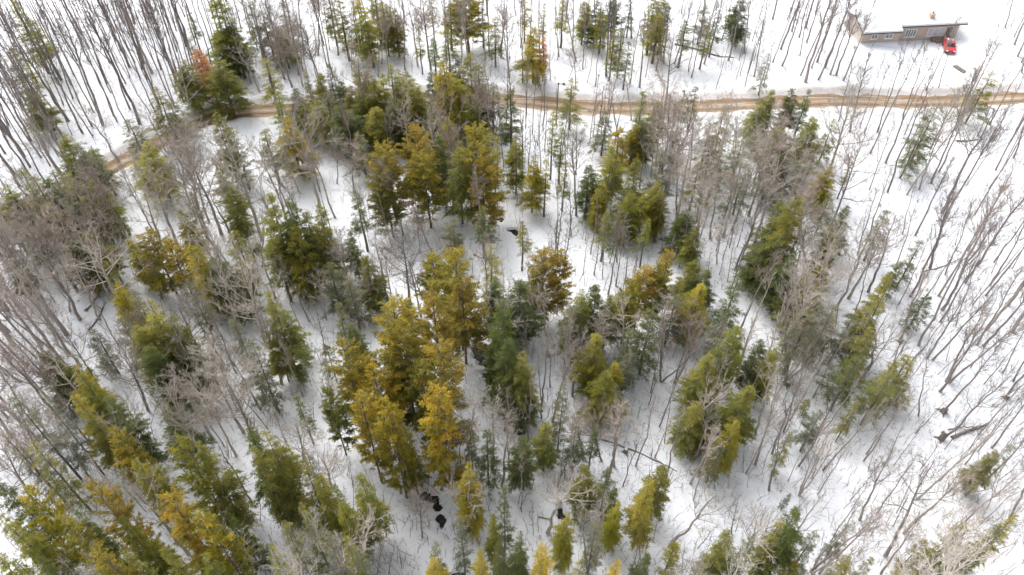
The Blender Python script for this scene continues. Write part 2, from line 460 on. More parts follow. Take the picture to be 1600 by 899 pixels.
def build_house():
    p0 = ground(1344, 69); p1 = ground(1400, 67.4)
    a = math.atan2(p1[1] - p0[1], p1[0] - p0[0]) * .6
    h = empty("house", (p0[0], p0[1], p0[2] - .75), a)
    tag(h, "long low tan brick bungalow with snow-covered roof and white-framed windows", "house")
    WL, WT, DEP, REC = 6.6, 17.2, 6.8, 1.1         # left wing width, total width, depth, recess of the right wing
    ez, rz = 2.75, 3.75
    w = solid("wall", M_BRICK, h, lambda bm: (bm_prism(bm, [(0, -.6), (DEP, -.6), (DEP, ez), (DEP / 2 + .4, rz - .2), (0, ez)], 0, WL, 0),
                                            bm_prism(bm, [(REC, -.6), (DEP - .01, -.6), (DEP - .01, ez - .02), (DEP / 2 + .4, rz - .22), (REC, ez - .02)], WL + .003, WT, 0)))
    solid("foundation", plain("concrete", (.35, .33, .31), .9), h, lambda bm: (bm_box(bm, (-.05, -.05, -.8), (WL + .05, .4, .12)), bm_box(bm, (WL + .06, REC - .05, -.8), (WT + .05, REC + .4, .12))))
    # roof: shingle deck, fascia and a thick blanket of snow
    def roof(bm, dz, th, ov, side):
        for (x0, x1, yf) in ((-side, WL - .12, -ov), (WL - .115, WT + .9 + side * .5, REC - ov)):
            sl = (rz - ez) / (DEP / 2 + .4)
            zf = ez + sl * yf
            zb = ez - .04 * sl
            yr = DEP / 2 + .4
            bm_prism(bm, [(yf, zf + dz), (yr, rz + dz), (DEP + ov, ez + dz - .1), (DEP + ov, ez + dz + th - .1), (yr, rz + dz + th), (yf, zf + dz + th)], x0, x1, 0)
    rf = solid("roof", M_SHINGLE, h, lambda bm: roof(bm, .02, .14, .42, .3))
    solid("roof_snow", M_ROOFSNOW, rf, lambda bm: roof(bm, .163, .30, .39, .27), .05)
    def fascia(bm):
        sl = (rz - ez) / (DEP / 2 + .4)
        z1 = ez + sl * -.42; z2 = ez + sl * (REC - .42)
        bm_box(bm, (-.3, -.45, z1 - .02), (WL - .13, -.425, z1 + .17)); bm_box(bm, (WL - .1, REC - .45, z2 - .02), (WT + 1.05, REC - .425, z2 + .17))
    solid("fascia", M_FASCIA, rf, fascia)
    def window(x0, x1, z0, z1, y, n, mat=M_GLASS):
        f = solid("window", M_TRIM, h, lambda bm: [bm_box(bm, b0, b1) for b0, b1 in
              [((x0, y - .05, z0), (x1, y + .02, z0 + .09)), ((x0, y - .05, z1 - .09), (x1, y + .02, z1)),
               *[((x0 + (x1 - x0 - .08) * k / n, y - .047, z0 + .09), (x0 + (x1 - x0 - .08) * k / n + .08, y + .02, z1 - .09)) for k in range(n + 1)]]])
        for k in range(n):
            u0 = x0 + (x1 - x0 - .08) * k / n + .08; u1 = x0 + (x1 - x0 - .08) * (k + 1) / n
            solid("pane", mat, f, lambda bm: bm_box(bm, (u0, y - .02, z0 + .09), (u1, y + .015, z1 - .09)))
        solid("sill", M_TRIM, f, lambda bm: bm_box(bm, (x0 - .08, y - .12, z0 - .08), (x1 + .08, y + .02, z0 - .003)))
    window(1.5, 2.6, 1.55, 2.4, 0, 2); window(3.9, 5.2, 1.55, 2.4, 0, 2)
    window(8.0, 9.9, 1.0, 2.4, REC, 4)
    window(11.9, 14.9, .95, 2.45, REC, 3, M_PALEGLASS)
    d = solid("door", plain("brown_door", (.13, .085, .06), .5), h, lambda bm: bm_box(bm, (15.25, REC - .04, .3), (16.15, REC + .02, 2.4)), .01)
    solid("handle", M_FASCIA, d, lambda bm: bm_cyl(bm, (15.36, REC - .1, 1.1), (15.36, REC - .03, 1.1), .04))
    solid("porch_step", plain("porch_wood", (.22, .18, .15), .8), h, lambda bm: (bm_box(bm, (12.8, REC - .85, .1), (16.4, REC - .06, .85)), bm_box(bm, (13.4, REC - 1.25, .1), (15.8, REC - .87, .7))))
    # chimney through the snow, on the back of the right wing's front slope
    cx, cyy = 11.9, 1.9
    ch = solid("chimney", M_TAN, h, lambda bm: bm_box(bm, (cx, cyy, 2.8), (cx + .75, cyy + .75, 4.35)), .02)
    solid("chimney_cap", plain("concrete_cap", (.48, .42, .36), .9), ch, lambda bm: bm_box(bm, (cx - .07, cyy - .07, 4.353), (cx + .82, cyy + .82, 4.46)), .02)
    solid("flue", M_FASCIA, ch, lambda bm: bm_cyl(bm, (cx + .45, cyy + .42, 4.4), (cx + .45, cyy + .42, 4.72), .12))
    solid("snow_drift", M_SNOW, h, lambda bm: bm_prism(bm, [(-1.2, .3), (-.02, .3), (-.02, .95), (-.5, .78)], -.5, WL - .2, 0), .06)
build_house()

# ------------------------------------------------------------------ red car
M_RED = plain("red_car_paint", (.62, .045, .05), .28, 0, .06, 2.0)
M_TYRE = plain("tyre_rubber", (.025, .025, .027), .85)
M_RIM = plain("steel_rim", (.45, .45, .47), .35, .8)
M_DGLASS = plain("tinted_glass", (.035, .04, .05), .08)
M_LAMP = plain("lamp_glass", (.75, .75, .72), .15)
M_PLASTIC = plain("black_plastic", (.03, .03, .032), .5)

def build_car():
    p = ground(1481, 77)
    c = empty("parked_car", (p[0], p[1], p[2]), math.radians(-14))
    c.scale = (.93, .93, .93)
    tag(c, "small red hatchback parked nose-out in front of the brick bungalow", "car")
    Wd = .86; L = 4.1
    # local -Y is the nose
    prof = [(-2.02, .42), (-2.05, .62), (-1.95, .78), (-1.0, .95), (1.75, 1.0), (2.0, .9), (2.05, .55), (2.0, .34), (-1.9, .3)]
    body = solid("body", M_RED, c, lambda bm: bm_prism(bm, prof, -Wd, Wd, 0), .06, True)
    cab = [(-1.02, .93), (-.35, 1.42), (.2, 1.5), (1.2, 1.46), (1.85, .98)]
    solid("cabin", M_RED, body, lambda bm: bm_prism(bm, cab, -Wd + .1, Wd - .1, 0), .05, True)
    def quad(bm, pts, th=.012):
        vs_ = [bm.verts.new(q) for q in pts]; bm.faces.new(vs_)
        r = bmesh.ops.extrude_face_region(bm, geom=list(bm.faces)); n = Vector((0, 0, 0))
        n = (Vector(pts[1]) - Vector(pts[0])).cross(Vector(pts[2]) - Vector(pts[0])).normalized() * th
        bmesh.ops.translate(bm, vec=n, verts=[v for v in r['geom'] if isinstance(v, bmesh.types.BMVert)])
    solid("windscreen", M_DGLASS, c, lambda bm: quad(bm, [(-.66, -.97, .99), (.66, -.97, .99), (.6, -.42, 1.39), (-.6, -.42, 1.39)], .022))
    solid("rear_window", M_DGLASS, c, lambda bm: quad(bm, [(.62, 1.80, 1.05), (-.62, 1.80, 1.05), (-.56, 1.3, 1.41), (.56, 1.3, 1.41)], .022))
    for s in (-1, 1):
        x = s * (Wd - .1)
        solid("side_window", M_DGLASS, c, lambda bm: bm_prism(bm, [(-.8, 1.0), (-.33, 1.36), (.3, 1.42), (.3, 1.0)], x - .012, x + .014, 0))
        solid("side_window", M_DGLASS, c, lambda bm: bm_prism(bm, [(.38, 1.0), (.38, 1.42), (1.1, 1.38), (1.55, 1.02)], x - .012, x + .014, 0))
        solid("headlight", M_LAMP, c, lambda bm: bm_box(bm, (s * .58 - .2, -2.07, .62), (s * .58 + .2, -1.9, .76)), .03)
        solid("tail_light", plain("tail_lamp", (.35, .02, .02), .3), c, lambda bm: bm_box(bm, (s * .66 - .12, 1.93, .68), (s * .66 + .12, 2.06, .9)), .02)
        solid("wing_mirror", M_RED, c, lambda bm: bm_box(bm, (s * .95 - .09, -.82, .98), (s * .95 + .09, -.68, 1.1)), .02)
        for yy in (-1.28, 1.3):
            w = solid("wheel", M_TYRE, c, lambda bm: bm_cyl(bm, (s * .7, yy, .31), (s * .89, yy, .31), .31, None, 20), .02)
            solid("rim", M_RIM, w, lambda bm: bm_cyl(bm, (s * .80, yy, .31), (s * .905, yy, .31), .19, .17, 16))
    solid("bumper", M_PLASTIC, c, lambda bm: bm_box(bm, (-.8, -2.1, .36), (.8, -1.96, .5)), .03)
    solid("grille", M_PLASTIC, c, lambda bm: bm_box(bm, (-.33, -2.085, .6), (.33, -1.98, .74)), .015)
    solid("licence_plate", M_TRIM, c, lambda bm: bm_box(bm, (-.16, -2.115, .39), (.16, -2.102, .47)))
    solid("roof_snow", M_ROOFSNOW, c, lambda bm: bm_prism(bm, [(.25, 1.49), (1.15, 1.455), (1.1, 1.52), (.35, 1.55)], -.55, .5, 0), .025)
build_car()

def build_pole():
    p = ground(868.6, 196)
    t = empty("utility_pole", tuple(p)); tag(t, "thin dark pole with a small lamp on a short arm beside the sandy road", "pole")
    d = ray(869.3, 131); k = p[1] / d[1]; top = H + d[2] * k - p[2]
    solid("pole", M_LOG, t, lambda bm: bm_cyl(bm, (0, 0, -.4), (.06, 0, top), .1, .075))
    a = solid("arm", M_LOG, t, lambda bm: bm_cyl(bm, (.06, 0, top - .08), (.78, 0, top - .02), .06, .05))
    solid("lamp_head", M_FASCIA, a, lambda bm: bm_box(bm, (.66, -.17, top - .2), (1.02, .17, top + .07)), .04)
    solid("cap", M_FASCIA, t, lambda bm: bm_cyl(bm, (.06, 0, top + .002), (.06, 0, top + .16), .15, .08))
build_pole()

def build_slab():
    p = ground(1499, 109)
    t = empty("timber_stack", tuple(p), math.radians(22)); tag(t, "weathered grey timbers lying side by side on snow before the red car", "timber")
    for k in range(3):
        solid("plank", M_LOG, t, lambda bm: bm_box(bm, (-.36 + k * .25, -1.15 + .06 * k, .02), (-.13 + k * .25, 1.15 - .05 * k, .2 + .02 * k)), .015)
    solid("crosspiece", M_LOG, t, lambda bm: bm_box(bm, (-.4, -.7, -.2), (.42, -.55, .015)))
build_slab()

# ------------------------------------------------------------------ tree prototypes (vectorised)
def prisms(base, tip, r0, r1, n=3):
    """N tapered n-sided tubes -> verts, quads"""
    d = norm(tip - base)
    ref = np.where(np.abs(d[:, 2:3]) > .9, np.array([[1., 0, 0]]), np.array([[0, 0, 1.]]))
    u = norm(np.cross(d, ref)); v = np.cross(d, u)
    ang = np.arange(n) * 2 * PI / n
    ring = u[:, None, :] * np.cos(ang)[None, :, None] + v[:, None, :] * np.sin(ang)[None, :, None]
    A = base[:, None, :] + ring * np.asarray(r0)[:, None, None]
    B = tip[:, None, :] + ring * np.asarray(r1)[:, None, None]
    V = np.concatenate([A, B], 1).reshape(-1, 3)
    k = np.arange(len(base))[:, None] * (2 * n)
    i = np.arange(n)[None, :]; j = (np.arange(n)[None, :] + 1) % n
    Q = np.stack([k + i, k + j, k + n + j, k + n + i], 2).reshape(-1, 4)
    return V, Q

class Acc:
    def __init__(s): s.V = []; s.Q = []; s.A = []; s.n = 0
    def add(s, V, Q, a=None):
        s.V.append(V); s.Q.append(Q + s.n); s.n += len(V)
        if a is not None: s.A.append(a)
    def mesh(s, name, sm=False):
        at = {"tint": np.concatenate(s.A)} if s.A else None
        return np_mesh(name, np.concatenate(s.V), np.concatenate(s.Q), at, sm)

def tube(acc, pts, rad, n=7):
    pts = np.asarray(pts, float); k = len(pts)
    T = norm(np.gradient(pts, axis=0)); ref = np.array([1., .13, 0]) if abs(T[0, 2]) > .7 else np.array([0, 0, 1.])
    U = norm(np.cross(T, ref)); W = np.cross(T, U)
    a = np.arange(n) * 2 * PI / n
    V = (pts[:, None, :] + (U[:, None, :] * np.cos(a)[None, :, None] + W[:, None, :] * np.sin(a)[None, :, None]) * np.asarray(rad)[:, None, None]).reshape(-1, 3)
    i = np.arange(n); j = (i + 1) % n
    Q = np.concatenate([np.stack([r * n + i, r * n + j, (r + 1) * n + j, (r + 1) * n + i], 1) for r in range(k - 1)])
    acc.add(V, Q)

def kites(acc, base, d, L, w, tint, rng, flat=.5):
    """needle sprays: folded kite faces (two quads)"""
    d = norm(d)
    rv = rng.normal(size=base.shape); rv[:, 2] = rv[:, 2] * (1 - flat) + flat * 2.2
    side = norm(np.cross(d, rv)); up = np.cross(side, d)
    m = base + d * (L * .42)[:, None]
    tip = base + d * L[:, None] - np.array([0, 0, 1.])[None] * (L * .10)[:, None]
    a = m + side * w[:, None] - up * (w * .35)[:, None]; b = m - side * w[:, None] - up * (w * .35)[:, None]
    V = np.stack([base, a, tip, b], 1).reshape(-1, 3)
    Q = np.arange(len(base) * 4).reshape(-1, 4)
    acc.add(V, Q, np.repeat(tint, 4))

def conifer(seed, kind):
    """returns (trunk mesh, crown mesh, height, radius) at life size"""
    rng = np.random.default_rng(seed)
    cfg = dict(H=(15., 3.7, .08, 140, 1.25, .66), P=(16., 4.2, .12, 118, 1.0, 1.0), S=(15., 2.0, .16, 120, 1.0, .6),
               T=(15., 2.1, .36, 72, 1.1, .8), D=(14., 3.2, .16, 98, 1.05, .72), Y=(6., 1.7, .08, 60, .9, .7))[kind]
    h, R, cb, nb, dens, pw = cfg
    tr, cr = Acc(), Acc()
    zz = np.linspace(0, 1, 9)
    wob = np.cumsum(rng.normal(0, .035 * h / 15, (9, 2)), 0); wob[0] = 0
    r0 = .0115 * h + .03
    pts = np.c_[wob, zz * h]; pts[0, 2] = -.5
    tube(tr, pts, r0 * (1 - zz * .93) + .006, 8)
    def axis_at(t):
        return np.stack([np.interp(t, zz, wob[:, 0]), np.interp(t, zz, wob[:, 1]), t * h], -1)
    t = cb + (1 - cb) * np.sort(rng.uniform(0, 1, nb)) ** .9
    t = np.minimum(t, .985)
    u = (t - cb) / (1 - cb)
    lob = rng.uniform(0, 6.28); 
    az = rng.uniform(0, 2 * PI, nb)
    if kind in 'HSY': prof = (1 - u) ** pw * (.55 + .45 * np.minimum(1, u * 5))
    elif kind == 'P': prof = np.clip(1 - (u * .97) ** 1.45, 0, 1) ** .62 * (.7 + .3 * np.minimum(1, u * 3))
    else: prof = (1 - u * .93) ** pw * rng.uniform(.5, 1, nb)
    uneven = 1 + .22 * np.sin(az + lob) + .16 * np.sin(az * 2 + lob * 2 + u * 7)
    L = np.maximum(R * prof * rng.uniform(.62, 1.12, nb) * uneven, .22 * R / 3 + .12)
    el0 = {'H': .25, 'P': .30, 'S': .05, 'T': .1, 'D': .12, 'Y': .25}[kind]
    slope = el0 + u * {'H': .55, 'P': .6, 'S': .7, 'T': .4, 'D': .4, 'Y': .6}[kind] + rng.normal(0, .1, nb)
    droop = {'H': .55, 'P': .18, 'S': .4, 'T': .35, 'D': .5, 'Y': .3}[kind] * rng.uniform(.6, 1.3, nb)
    base = axis_at(t); hd = np.stack([np.cos(az), np.sin(az), np.zeros(nb)], 1)
    def on_branch(i, s):
        return base[i] + hd[i] * (L[i] * s)[:, None] + np.array([0, 0, 1.]) * ((slope[i] * s - droop[i] * s * s) * L[i])[:, None]
    # wood of the branches
    idx = np.arange(nb)
    s0 = np.zeros(nb); prev = on_branch(idx, s0)
    rb = .012 + .011 * L
    for k in range(3):
        nx_ = on_branch(idx, np.full(nb, (k + 1) / 3 * .95))
        V, Q = prisms(prev, nx_, rb * (1 - k / 3.2), rb * (1 - (k + 1) / 3.2), 3); tr.add(V, Q); prev = nx_
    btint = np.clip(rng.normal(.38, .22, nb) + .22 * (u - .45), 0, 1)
    zup = np.array([0, 0, 1.])
    def sprays(p, d, ln, nk, tint, wide, spread, flat):
        """feather-like sprays: nk needle kites alternating along each spray axis"""
        n = len(p); d = norm(d); j = np.repeat(np.arange(n), nk); m = len(j)
        f = np.tile((np.arange(nk) + .3) / nk, n) + rng.uniform(-.06, .06, m)
        sd_ = norm(np.cross(d, zup + rng.normal(0, 1 - flat, (n, 3))))[j] * np.tile(np.where(np.arange(nk) % 2, 1., -1.), n)[:, None]
        q = p[j] + d[j] * (ln[j] * f)[:, None] - zup * (ln[j] * f * f * .18)[:, None]
        dd = d[j] + sd_ * (spread * (1.1 - f))[:, None] + rng.normal(0, .13, (m, 3))
        L_ = np.clip(ln[j] * .5 * (1.15 - .5 * f), .16, .55)
        kites(cr, q, dd, L_, L_ * rng.uniform(.11, .17, m) * wide, np.clip(tint[j] + rng.normal(0, .07, m), 0, 1), rng, flat)
    if kind in 'HSTDY':
        per = np.maximum(5, (L * 10.5 * dens)).astype(int)
        i = np.repeat(idx, per); n = len(i)
        s = rng.uniform(.10 if kind != 'D' else .2, 1.0, n) ** .8
        p = on_branch(i, s)
        side = np.stack([-hd[i][:, 1], hd[i][:, 0], np.zeros(n)], 1) * rng.choice([-1, 1], n)[:, None]
        d = side * (.85 * (1.15 - .6 * s))[:, None] + hd[i] * rng.uniform(.45, .9, n)[:, None] + zup * rng.normal(.06, .17, n)[:, None]
        ln = (L[i] * .30 * (1.15 - s) + .26) * rng.uniform(.65, 1.2, n)
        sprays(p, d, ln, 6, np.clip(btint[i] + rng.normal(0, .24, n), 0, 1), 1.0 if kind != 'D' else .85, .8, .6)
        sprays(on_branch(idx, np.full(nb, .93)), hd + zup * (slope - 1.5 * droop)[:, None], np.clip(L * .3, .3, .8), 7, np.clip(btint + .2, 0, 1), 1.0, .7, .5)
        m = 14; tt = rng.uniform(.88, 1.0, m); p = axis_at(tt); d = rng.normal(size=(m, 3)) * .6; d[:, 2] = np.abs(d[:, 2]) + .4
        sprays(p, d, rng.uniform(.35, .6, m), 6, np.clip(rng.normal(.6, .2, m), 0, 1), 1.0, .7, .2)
    else:
        per = np.maximum(5, (L * 8.5)).astype(int)
        i = np.repeat(idx, per); n = len(i)
        s = rng.uniform(.15, 1.03, n) ** .75
        p0 = on_branch(i, np.minimum(s, 1.0))
        side = np.stack([-hd[i][:, 1], hd[i][:, 0], np.zeros(n)], 1) * rng.choice([-1, 1], n)[:, None]
        o = norm(side * rng.uniform(.2, 1, n)[:, None] + hd[i] * .7 + zup * rng.uniform(-.15, .5, n)[:, None])
        ln = (L[i] * .26 * (1.15 - s) + .32) * rng.uniform(.6, 1.2, n)
        V, Q = prisms(p0, p0 + o * (ln * .8)[:, None], np.full(n, .016), np.full(n, .007), 3); tr.add(V, Q)
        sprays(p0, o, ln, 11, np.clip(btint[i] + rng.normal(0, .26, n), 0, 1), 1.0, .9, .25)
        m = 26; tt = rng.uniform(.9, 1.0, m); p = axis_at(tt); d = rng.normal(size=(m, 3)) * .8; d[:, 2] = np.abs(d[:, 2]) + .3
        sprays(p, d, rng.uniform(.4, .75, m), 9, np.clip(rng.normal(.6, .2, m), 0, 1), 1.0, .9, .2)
    return tr.mesh("conifer_trunk"), cr.mesh("conifer_crown"), h, R

def hardwood(seed, kind):
    """bare broadleaf tree: V tall forest form, W wide spreading, X stout open pale form, K pole, N sapling, F forked from the ground"""
    rng = np.random.default_rng(seed)
    c = dict(V=dict(h=18., cb=.50, n1=15, l1=4.6, el=.95, n2=7, n3=5, n4=3, r=.17),
             W=dict(h=13., cb=.36, n1=20, l1=4.8, el=.6, n2=8, n3=5, n4=4, r=.15),
             X=dict(h=16., cb=.42, n1=13, l1=5.6, el=.58, n2=7, n3=6, n4=3, r=.18),
             K=dict(h=18., cb=.60, n1=11, l1=2.7, el=1.0, n2=5, n3=4, n4=3, r=.10),
             N=dict(h=8., cb=.35, n1=9, l1=1.7, el=.95, n2=4, n3=3, n4=0, r=.05),
             F=dict(h=17., cb=.40, n1=8, l1=4.4, el=1.0, n2=6, n3=5, n4=3, r=.13))[kind]
    tr, cr = Acc(), Acc()
    h = c['h']; stems = rng.integers(2, 4) if kind == 'F' else 1
    def branch_level(P, R0, n_child, smin, ang, lfac, seg, rfac, upb):
        """P: (N,k,3) parent polylines; returns child polylines"""
        Np, k = P.shape[:2]; i = np.repeat(np.arange(Np), n_child); n = len(i)
        s = rng.uniform(smin, 1, n) * (k - 1); a = np.minimum(s.astype(int), k - 2); f = s - a
        b = P[i, a] + (P[i, a + 1] - P[i, a]) * f[:, None]
        tan = norm(P[i, a + 1] - P[i, a]); plen = np.linalg.norm(P[:, -1] - P[:, 0], axis=1)[i]
        rv = norm(np.cross(tan, rng.normal(size=(n, 3))))
        an = rng.normal(ang, .18, n)
        d = tan * np.cos(an)[:, None] + rv * np.sin(an)[:, None]
        d[:, 2] += upb; d = norm(d)
        ln = plen * lfac * rng.uniform(.5, 1.15, n) * (1.15 - .55 * s / (k - 1))
        out = [b]; cur = b; dd = d
        for q in range(seg):
            dd = norm(dd + rng.normal(0, .16, (n, 3)) + np.array([0, 0, .10]))
            cur = cur + dd * (ln / seg)[:, None]; out.append(cur)
        return np.stack(out, 1), R0[i] * rfac * (1 - .45 * s / (k - 1))
    def wood(acc, P, r, n, taper=.75):
        k = P.shape[1] - 1
        for q in range(k):
            V, Q = prisms(P[:, q], P[:, q + 1], r * (1 - taper * q / k), r * (1 - taper * (q + 1) / k), n); acc.add(V, Q)
    for st in range(stems):
        zz = np.linspace(0, 1, 12); lean = np.array([0., 0.]) if stems == 1 else rng.normal(0, .13, 2) + np.array([math.cos(st * 2.6), math.sin(st * 2.6)]) * .13
        wob = np.cumsum(rng.normal(0, .09 * h / 18, (12, 2)), 0); wob -= wob[0]
        if kind == 'X': wob *= 1.6
        hh = h * (1 if st == 0 else rng.uniform(.75, .95))
        pts = np.c_[wob + (zz ** .8)[:, None] * lean * hh, zz * hh]; pts[0, 2] = -.5
        rad = c['r'] * (1 - zz) ** .8 * (1 if st == 0 else .8) + .012; rad[0] *= 1.25
        tube(tr, pts, rad, 7)
        n1 = c['n1']; t = c['cb'] + (1 - c['cb']) * np.sort(rng.uniform(0, .97, n1))
        b = np.stack([np.interp(t, zz, pts[:, k]) for k in range(3)], 1)
        u = (t - c['cb']) / (1 - c['cb']); az = np.arange(n1) * 2.4 + rng.normal(0, .5, n1)
        el = c['el'] + .28 * u + rng.normal(0, .14, n1)
        d = np.stack([np.cos(az) * np.cos(el), np.sin(az) * np.cos(el), np.sin(el)], 1)
        shp = (1 - .72 * u) if kind != 'W' else (1 - .5 * u)
        L1 = c['l1'] * shp * rng.uniform(.65, 1.15, n1)
        P1 = [b]; cur = b; dd = d
        for q in range(4):
            dd = norm(dd + rng.normal(0, .15, (n1, 3)) + np.array([0, 0, .09])); cur = cur + dd * (L1 / 4)[:, None]; P1.append(cur)
        P1 = np.stack(P1, 1); R1 = np.interp(t, zz, rad) * .55
        wood(tr, P1, R1, 5)
        # a few dead stubs on the clear bole
        ns = 5; ts = rng.uniform(.2, c['cb'], ns); bs = np.stack([np.interp(ts, zz, pts[:, k]) for k in range(3)], 1)
        ds_ = rng.normal(size=(ns, 3)); ds_[:, 2] = .3; ds_ = norm(ds_)
        V, Q = prisms(bs, bs + ds_ * rng.uniform(.3, 1.4, ns)[:, None], np.full(ns, .022), np.full(ns, .008), 3); tr.add(V, Q)
        P2, R2 = branch_level(P1, R1, c['n2'], .18, .72, .50, 3, .55, .12); R2 = np.maximum(R2, .016); wood(cr, P2, R2, 4)
        P3, R3 = branch_level(P2, R2, c['n3'], .15, .72, .52, 2, .62, .10); R3 = np.maximum(R3, .0125); wood(cr, P3, R3, 3)
        if c['n4']:
            P4, R4 = branch_level(P3, R3, c['n4'], .2, .65, .55, 1, .7, .08); R4 = np.maximum(R4, .0112 if kind in 'VKF' else .0088); wood(cr, P4, R4, 3)
    return tr.mesh("hardwood_trunk"), cr.mesh("hardwood_crown"), h, c['l1']

PROTO = {}
for k, cnt in (('H', 6), ('P', 5), ('S', 3), ('T', 4), ('D', 4), ('Y', 2)):
    PROTO[k] = [conifer(100 + 17 * q + ord(k) * 31, k) for q in range(cnt)]
for k, cnt in (('V', 5), ('W', 3), ('X', 4), ('K', 5), ('N', 4), ('F', 3)):
    PROTO[k] = [hardwood(500 + 13 * q + ord(k) * 7, k) for q in range(cnt)]
for k in 'HPSTY':
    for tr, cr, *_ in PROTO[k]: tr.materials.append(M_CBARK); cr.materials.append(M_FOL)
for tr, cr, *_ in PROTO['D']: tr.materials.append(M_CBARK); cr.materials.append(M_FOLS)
for k in 'VWXKNF':
    for tr, cr, *_ in PROTO[k]: tr.materials.append(M_BARK); cr.materials.append(M_BARK)

TREES = []      # (x, y, height, radius) of everything planted

def plant(name, proto, loc, sxy, sz, tilt, rz, col_t, col_c, label, cat, group):
    r = bpy.data.objects.new(name, None); C.objects.link(r); r.empty_display_size = .4
    q = Matrix.Rotation(tilt, 4, 'Y') @ Matrix.Rotation(rz, 4, 'Z')
    r.matrix_world = Matrix.Translation(loc) @ q @ Matrix.Diagonal((sxy, sxy, sz, 1))
    tag(r, label, cat, group)
    a = bpy.data.objects.new("trunk", proto[0]); C.objects.link(a); a.parent = r; a.color = col_t + (1,)
    b = bpy.data.objects.new("crown", proto[1]); C.objects.link(b); b.parent = r; b.color = col_c + (1,)
    return r

# ------------------------------------------------------------------ words for where a tree stands
HOUSE_P = at_z(1425, 55)
MARKS = [(ground(*p)[:2], t, r) for p, t, r in (
    ((869, 196), "near the thin lamp pole", 7), ((1481, 90), "before the red car", 9), ((1000, 712), "by the long thin fallen trunk", 9),
    ((1100, 80), "by the dark log across the road", 9), ((1515, 220), "by the dark log below the road", 8), ((455, 540), "by the half-buried short log", 8),
    ((148, 468), "by the thick snow-capped log", 8), ((1510, 675), "by the reddish broken trunk", 8), ((1407, 534), "by the dark slope stump", 8),
    ((1230, 601), "by the brown stump among hemlocks", 7), ((778, 328), "at the stream's topmost pool", 7), ((803, 354), "at the stream's second pool", 6),
    ((750, 555), "at the stream's blackest pools", 7), ((636, 738), "at the stream's narrow pools", 6), ((674, 783), "at the stream's curved pool", 6),
    ((812, 678), "by the small round side pool", 6), ((879, 803), "by the branch at the side pool", 6), ((760, 403), "by the dark forked limb", 6),
    ((1060, 715), "by the thin curved branch", 6), ((484, 455), "by the slim grey stump", 6))]
def where(x, y, px_side):
    best = None
    for p, t, r in MARKS:
        d = math.hypot(x - p[0], y - p[1])
        if d < r and (best is None or d < best[0]): best = (d, t)
    if best: return best[1]
    X, Y = np.array([x]), np.array([y])
    d_r = float(seg_dist(X, Y, ROAD[::3])[0]); d_s = float(seg_dist(X, Y, STREAM[::2])[0])
    ry = np.interp(x, ROAD[::-1, 0], ROAD[::-1, 1])
    dh = math.hypot(x - HOUSE_P[0], y - HOUSE_P[1])
    if dh < 24: return "around the brick bungalow"
    if y > ry and d_r < 9: return "on the road's far verge"
    if y > ry and x > 0: return "across the road towards the bungalow"
    if y > ry: return "across the road by its bend"
    if d_r < 7: return "along the road's near edge"
    if d_s < 7: return "close beside the stream"
    if d_r < 20 and x < -40: return "just below the road bend"
    side = "the bungalow side" if x > np.interp(y, STREAM[::-1, 1], STREAM[::-1, 0]) else "the road-bend side"
    if d_s < 20 and d_r < 45: return "in woods upstream on " + side
    if d_s < 20: return "in woods downstream on " + side
    if d_r < 20: return "in woods just below the road"
    if x > 28: return "high on the open slope" if d_r < 42 else "low on the open slope"
    if x < -30: return "in thick woods below the bend" if d_r < 42 else "in thick woods far below the bend"
    return "in mixed woods off the stream"

TINT = dict(g=((.50, .40, .080), "golden"), y=((.43, .38, .070), "yellow-green"), o=((.325, .31, .088), "olive green"),
            d=((.185, .21, .082), "dark green"), b=((.26, .26, .165), "frosted grey-green"), r=((.66, .31, .16), "rusty orange dead"))
CNAME = dict(H=("hemlock_tree", "dense hemlock"), P=("pine_tree", "plumed pine"), S=("spruce_tree", "narrow spruce"),
             T=("fir_tree", "sparse thin fir"), D=("snowy_conifer", "thin-needled conifer"), Y=("young_conifer", "young low conifer"))
def PLURAL(n):
    w = n.split(' forking')[0]
    return (w + ('es' if w.endswith('ch') else 's')) + n[len(w):]
LIM = dict(H=(7, 14.5), P=(10, 16.5), S=(7.5, 16), T=(8, 16), D=(7, 13.5), Y=(2.5, 6))

def put_conifer(ax, ay, fy, hw, kind, tint):
    fx_ = ax + (800 - ax) * (fy - ay) / (NADIR_Y - ay)
    g = ground(fx_, fy); d = ray(ax, ay)
    h = H + d[2] * (g[1] / d[1]) - g[2]
    h2 = min(max(h * .88, LIM[kind][0]), LIM[kind][1])
    if abs(h2 - h) > .05:
        p = at_z(ax, ay, h2 + g[2]); g = np.array([p[0], p[1], gz(p[0], p[1])]); h = h2
    dep = (g[1] * FWD[1] + (h * .45 - H) * FWD[2])
    R = (1.45 if kind == 'P' else 1.52 if kind in 'HD' else 1.35) * hw * float(np.interp(ay, [560, 760], [1, .74])) * dep / F_PX
    R = min(max(R, .10 * h), .42 * h)
    pr = random.choice(PROTO[kind])
    base, word = TINT[tint]
    j = random.uniform(.85, 1.15); col = (base[0] * j * random.uniform(.93, 1.07), base[1] * j, base[2] * j * random.uniform(.8, 1.2))
    nm, noun = CNAME[kind]
    size = "" if kind == 'Y' else ("tall " if h > 13 else "mid-sized " if h > 10 else "short ")
    if kind in 'HPD': size += "broad " if R / h > .25 else "slim " if R / h < .15 else ""
    wh = where(g[0], g[1], ax)
    lab = f"{size}{word} {noun} {wh}"
    plant(nm, pr, (g[0], g[1], g[2]), R / pr[3], h / pr[2], 0, random.uniform(0, 6.28), (.2, .17, .14), col, lab, "conifer", lab.replace(noun, PLURAL(noun)))
    TREES.append((g[0], g[1], h, R))

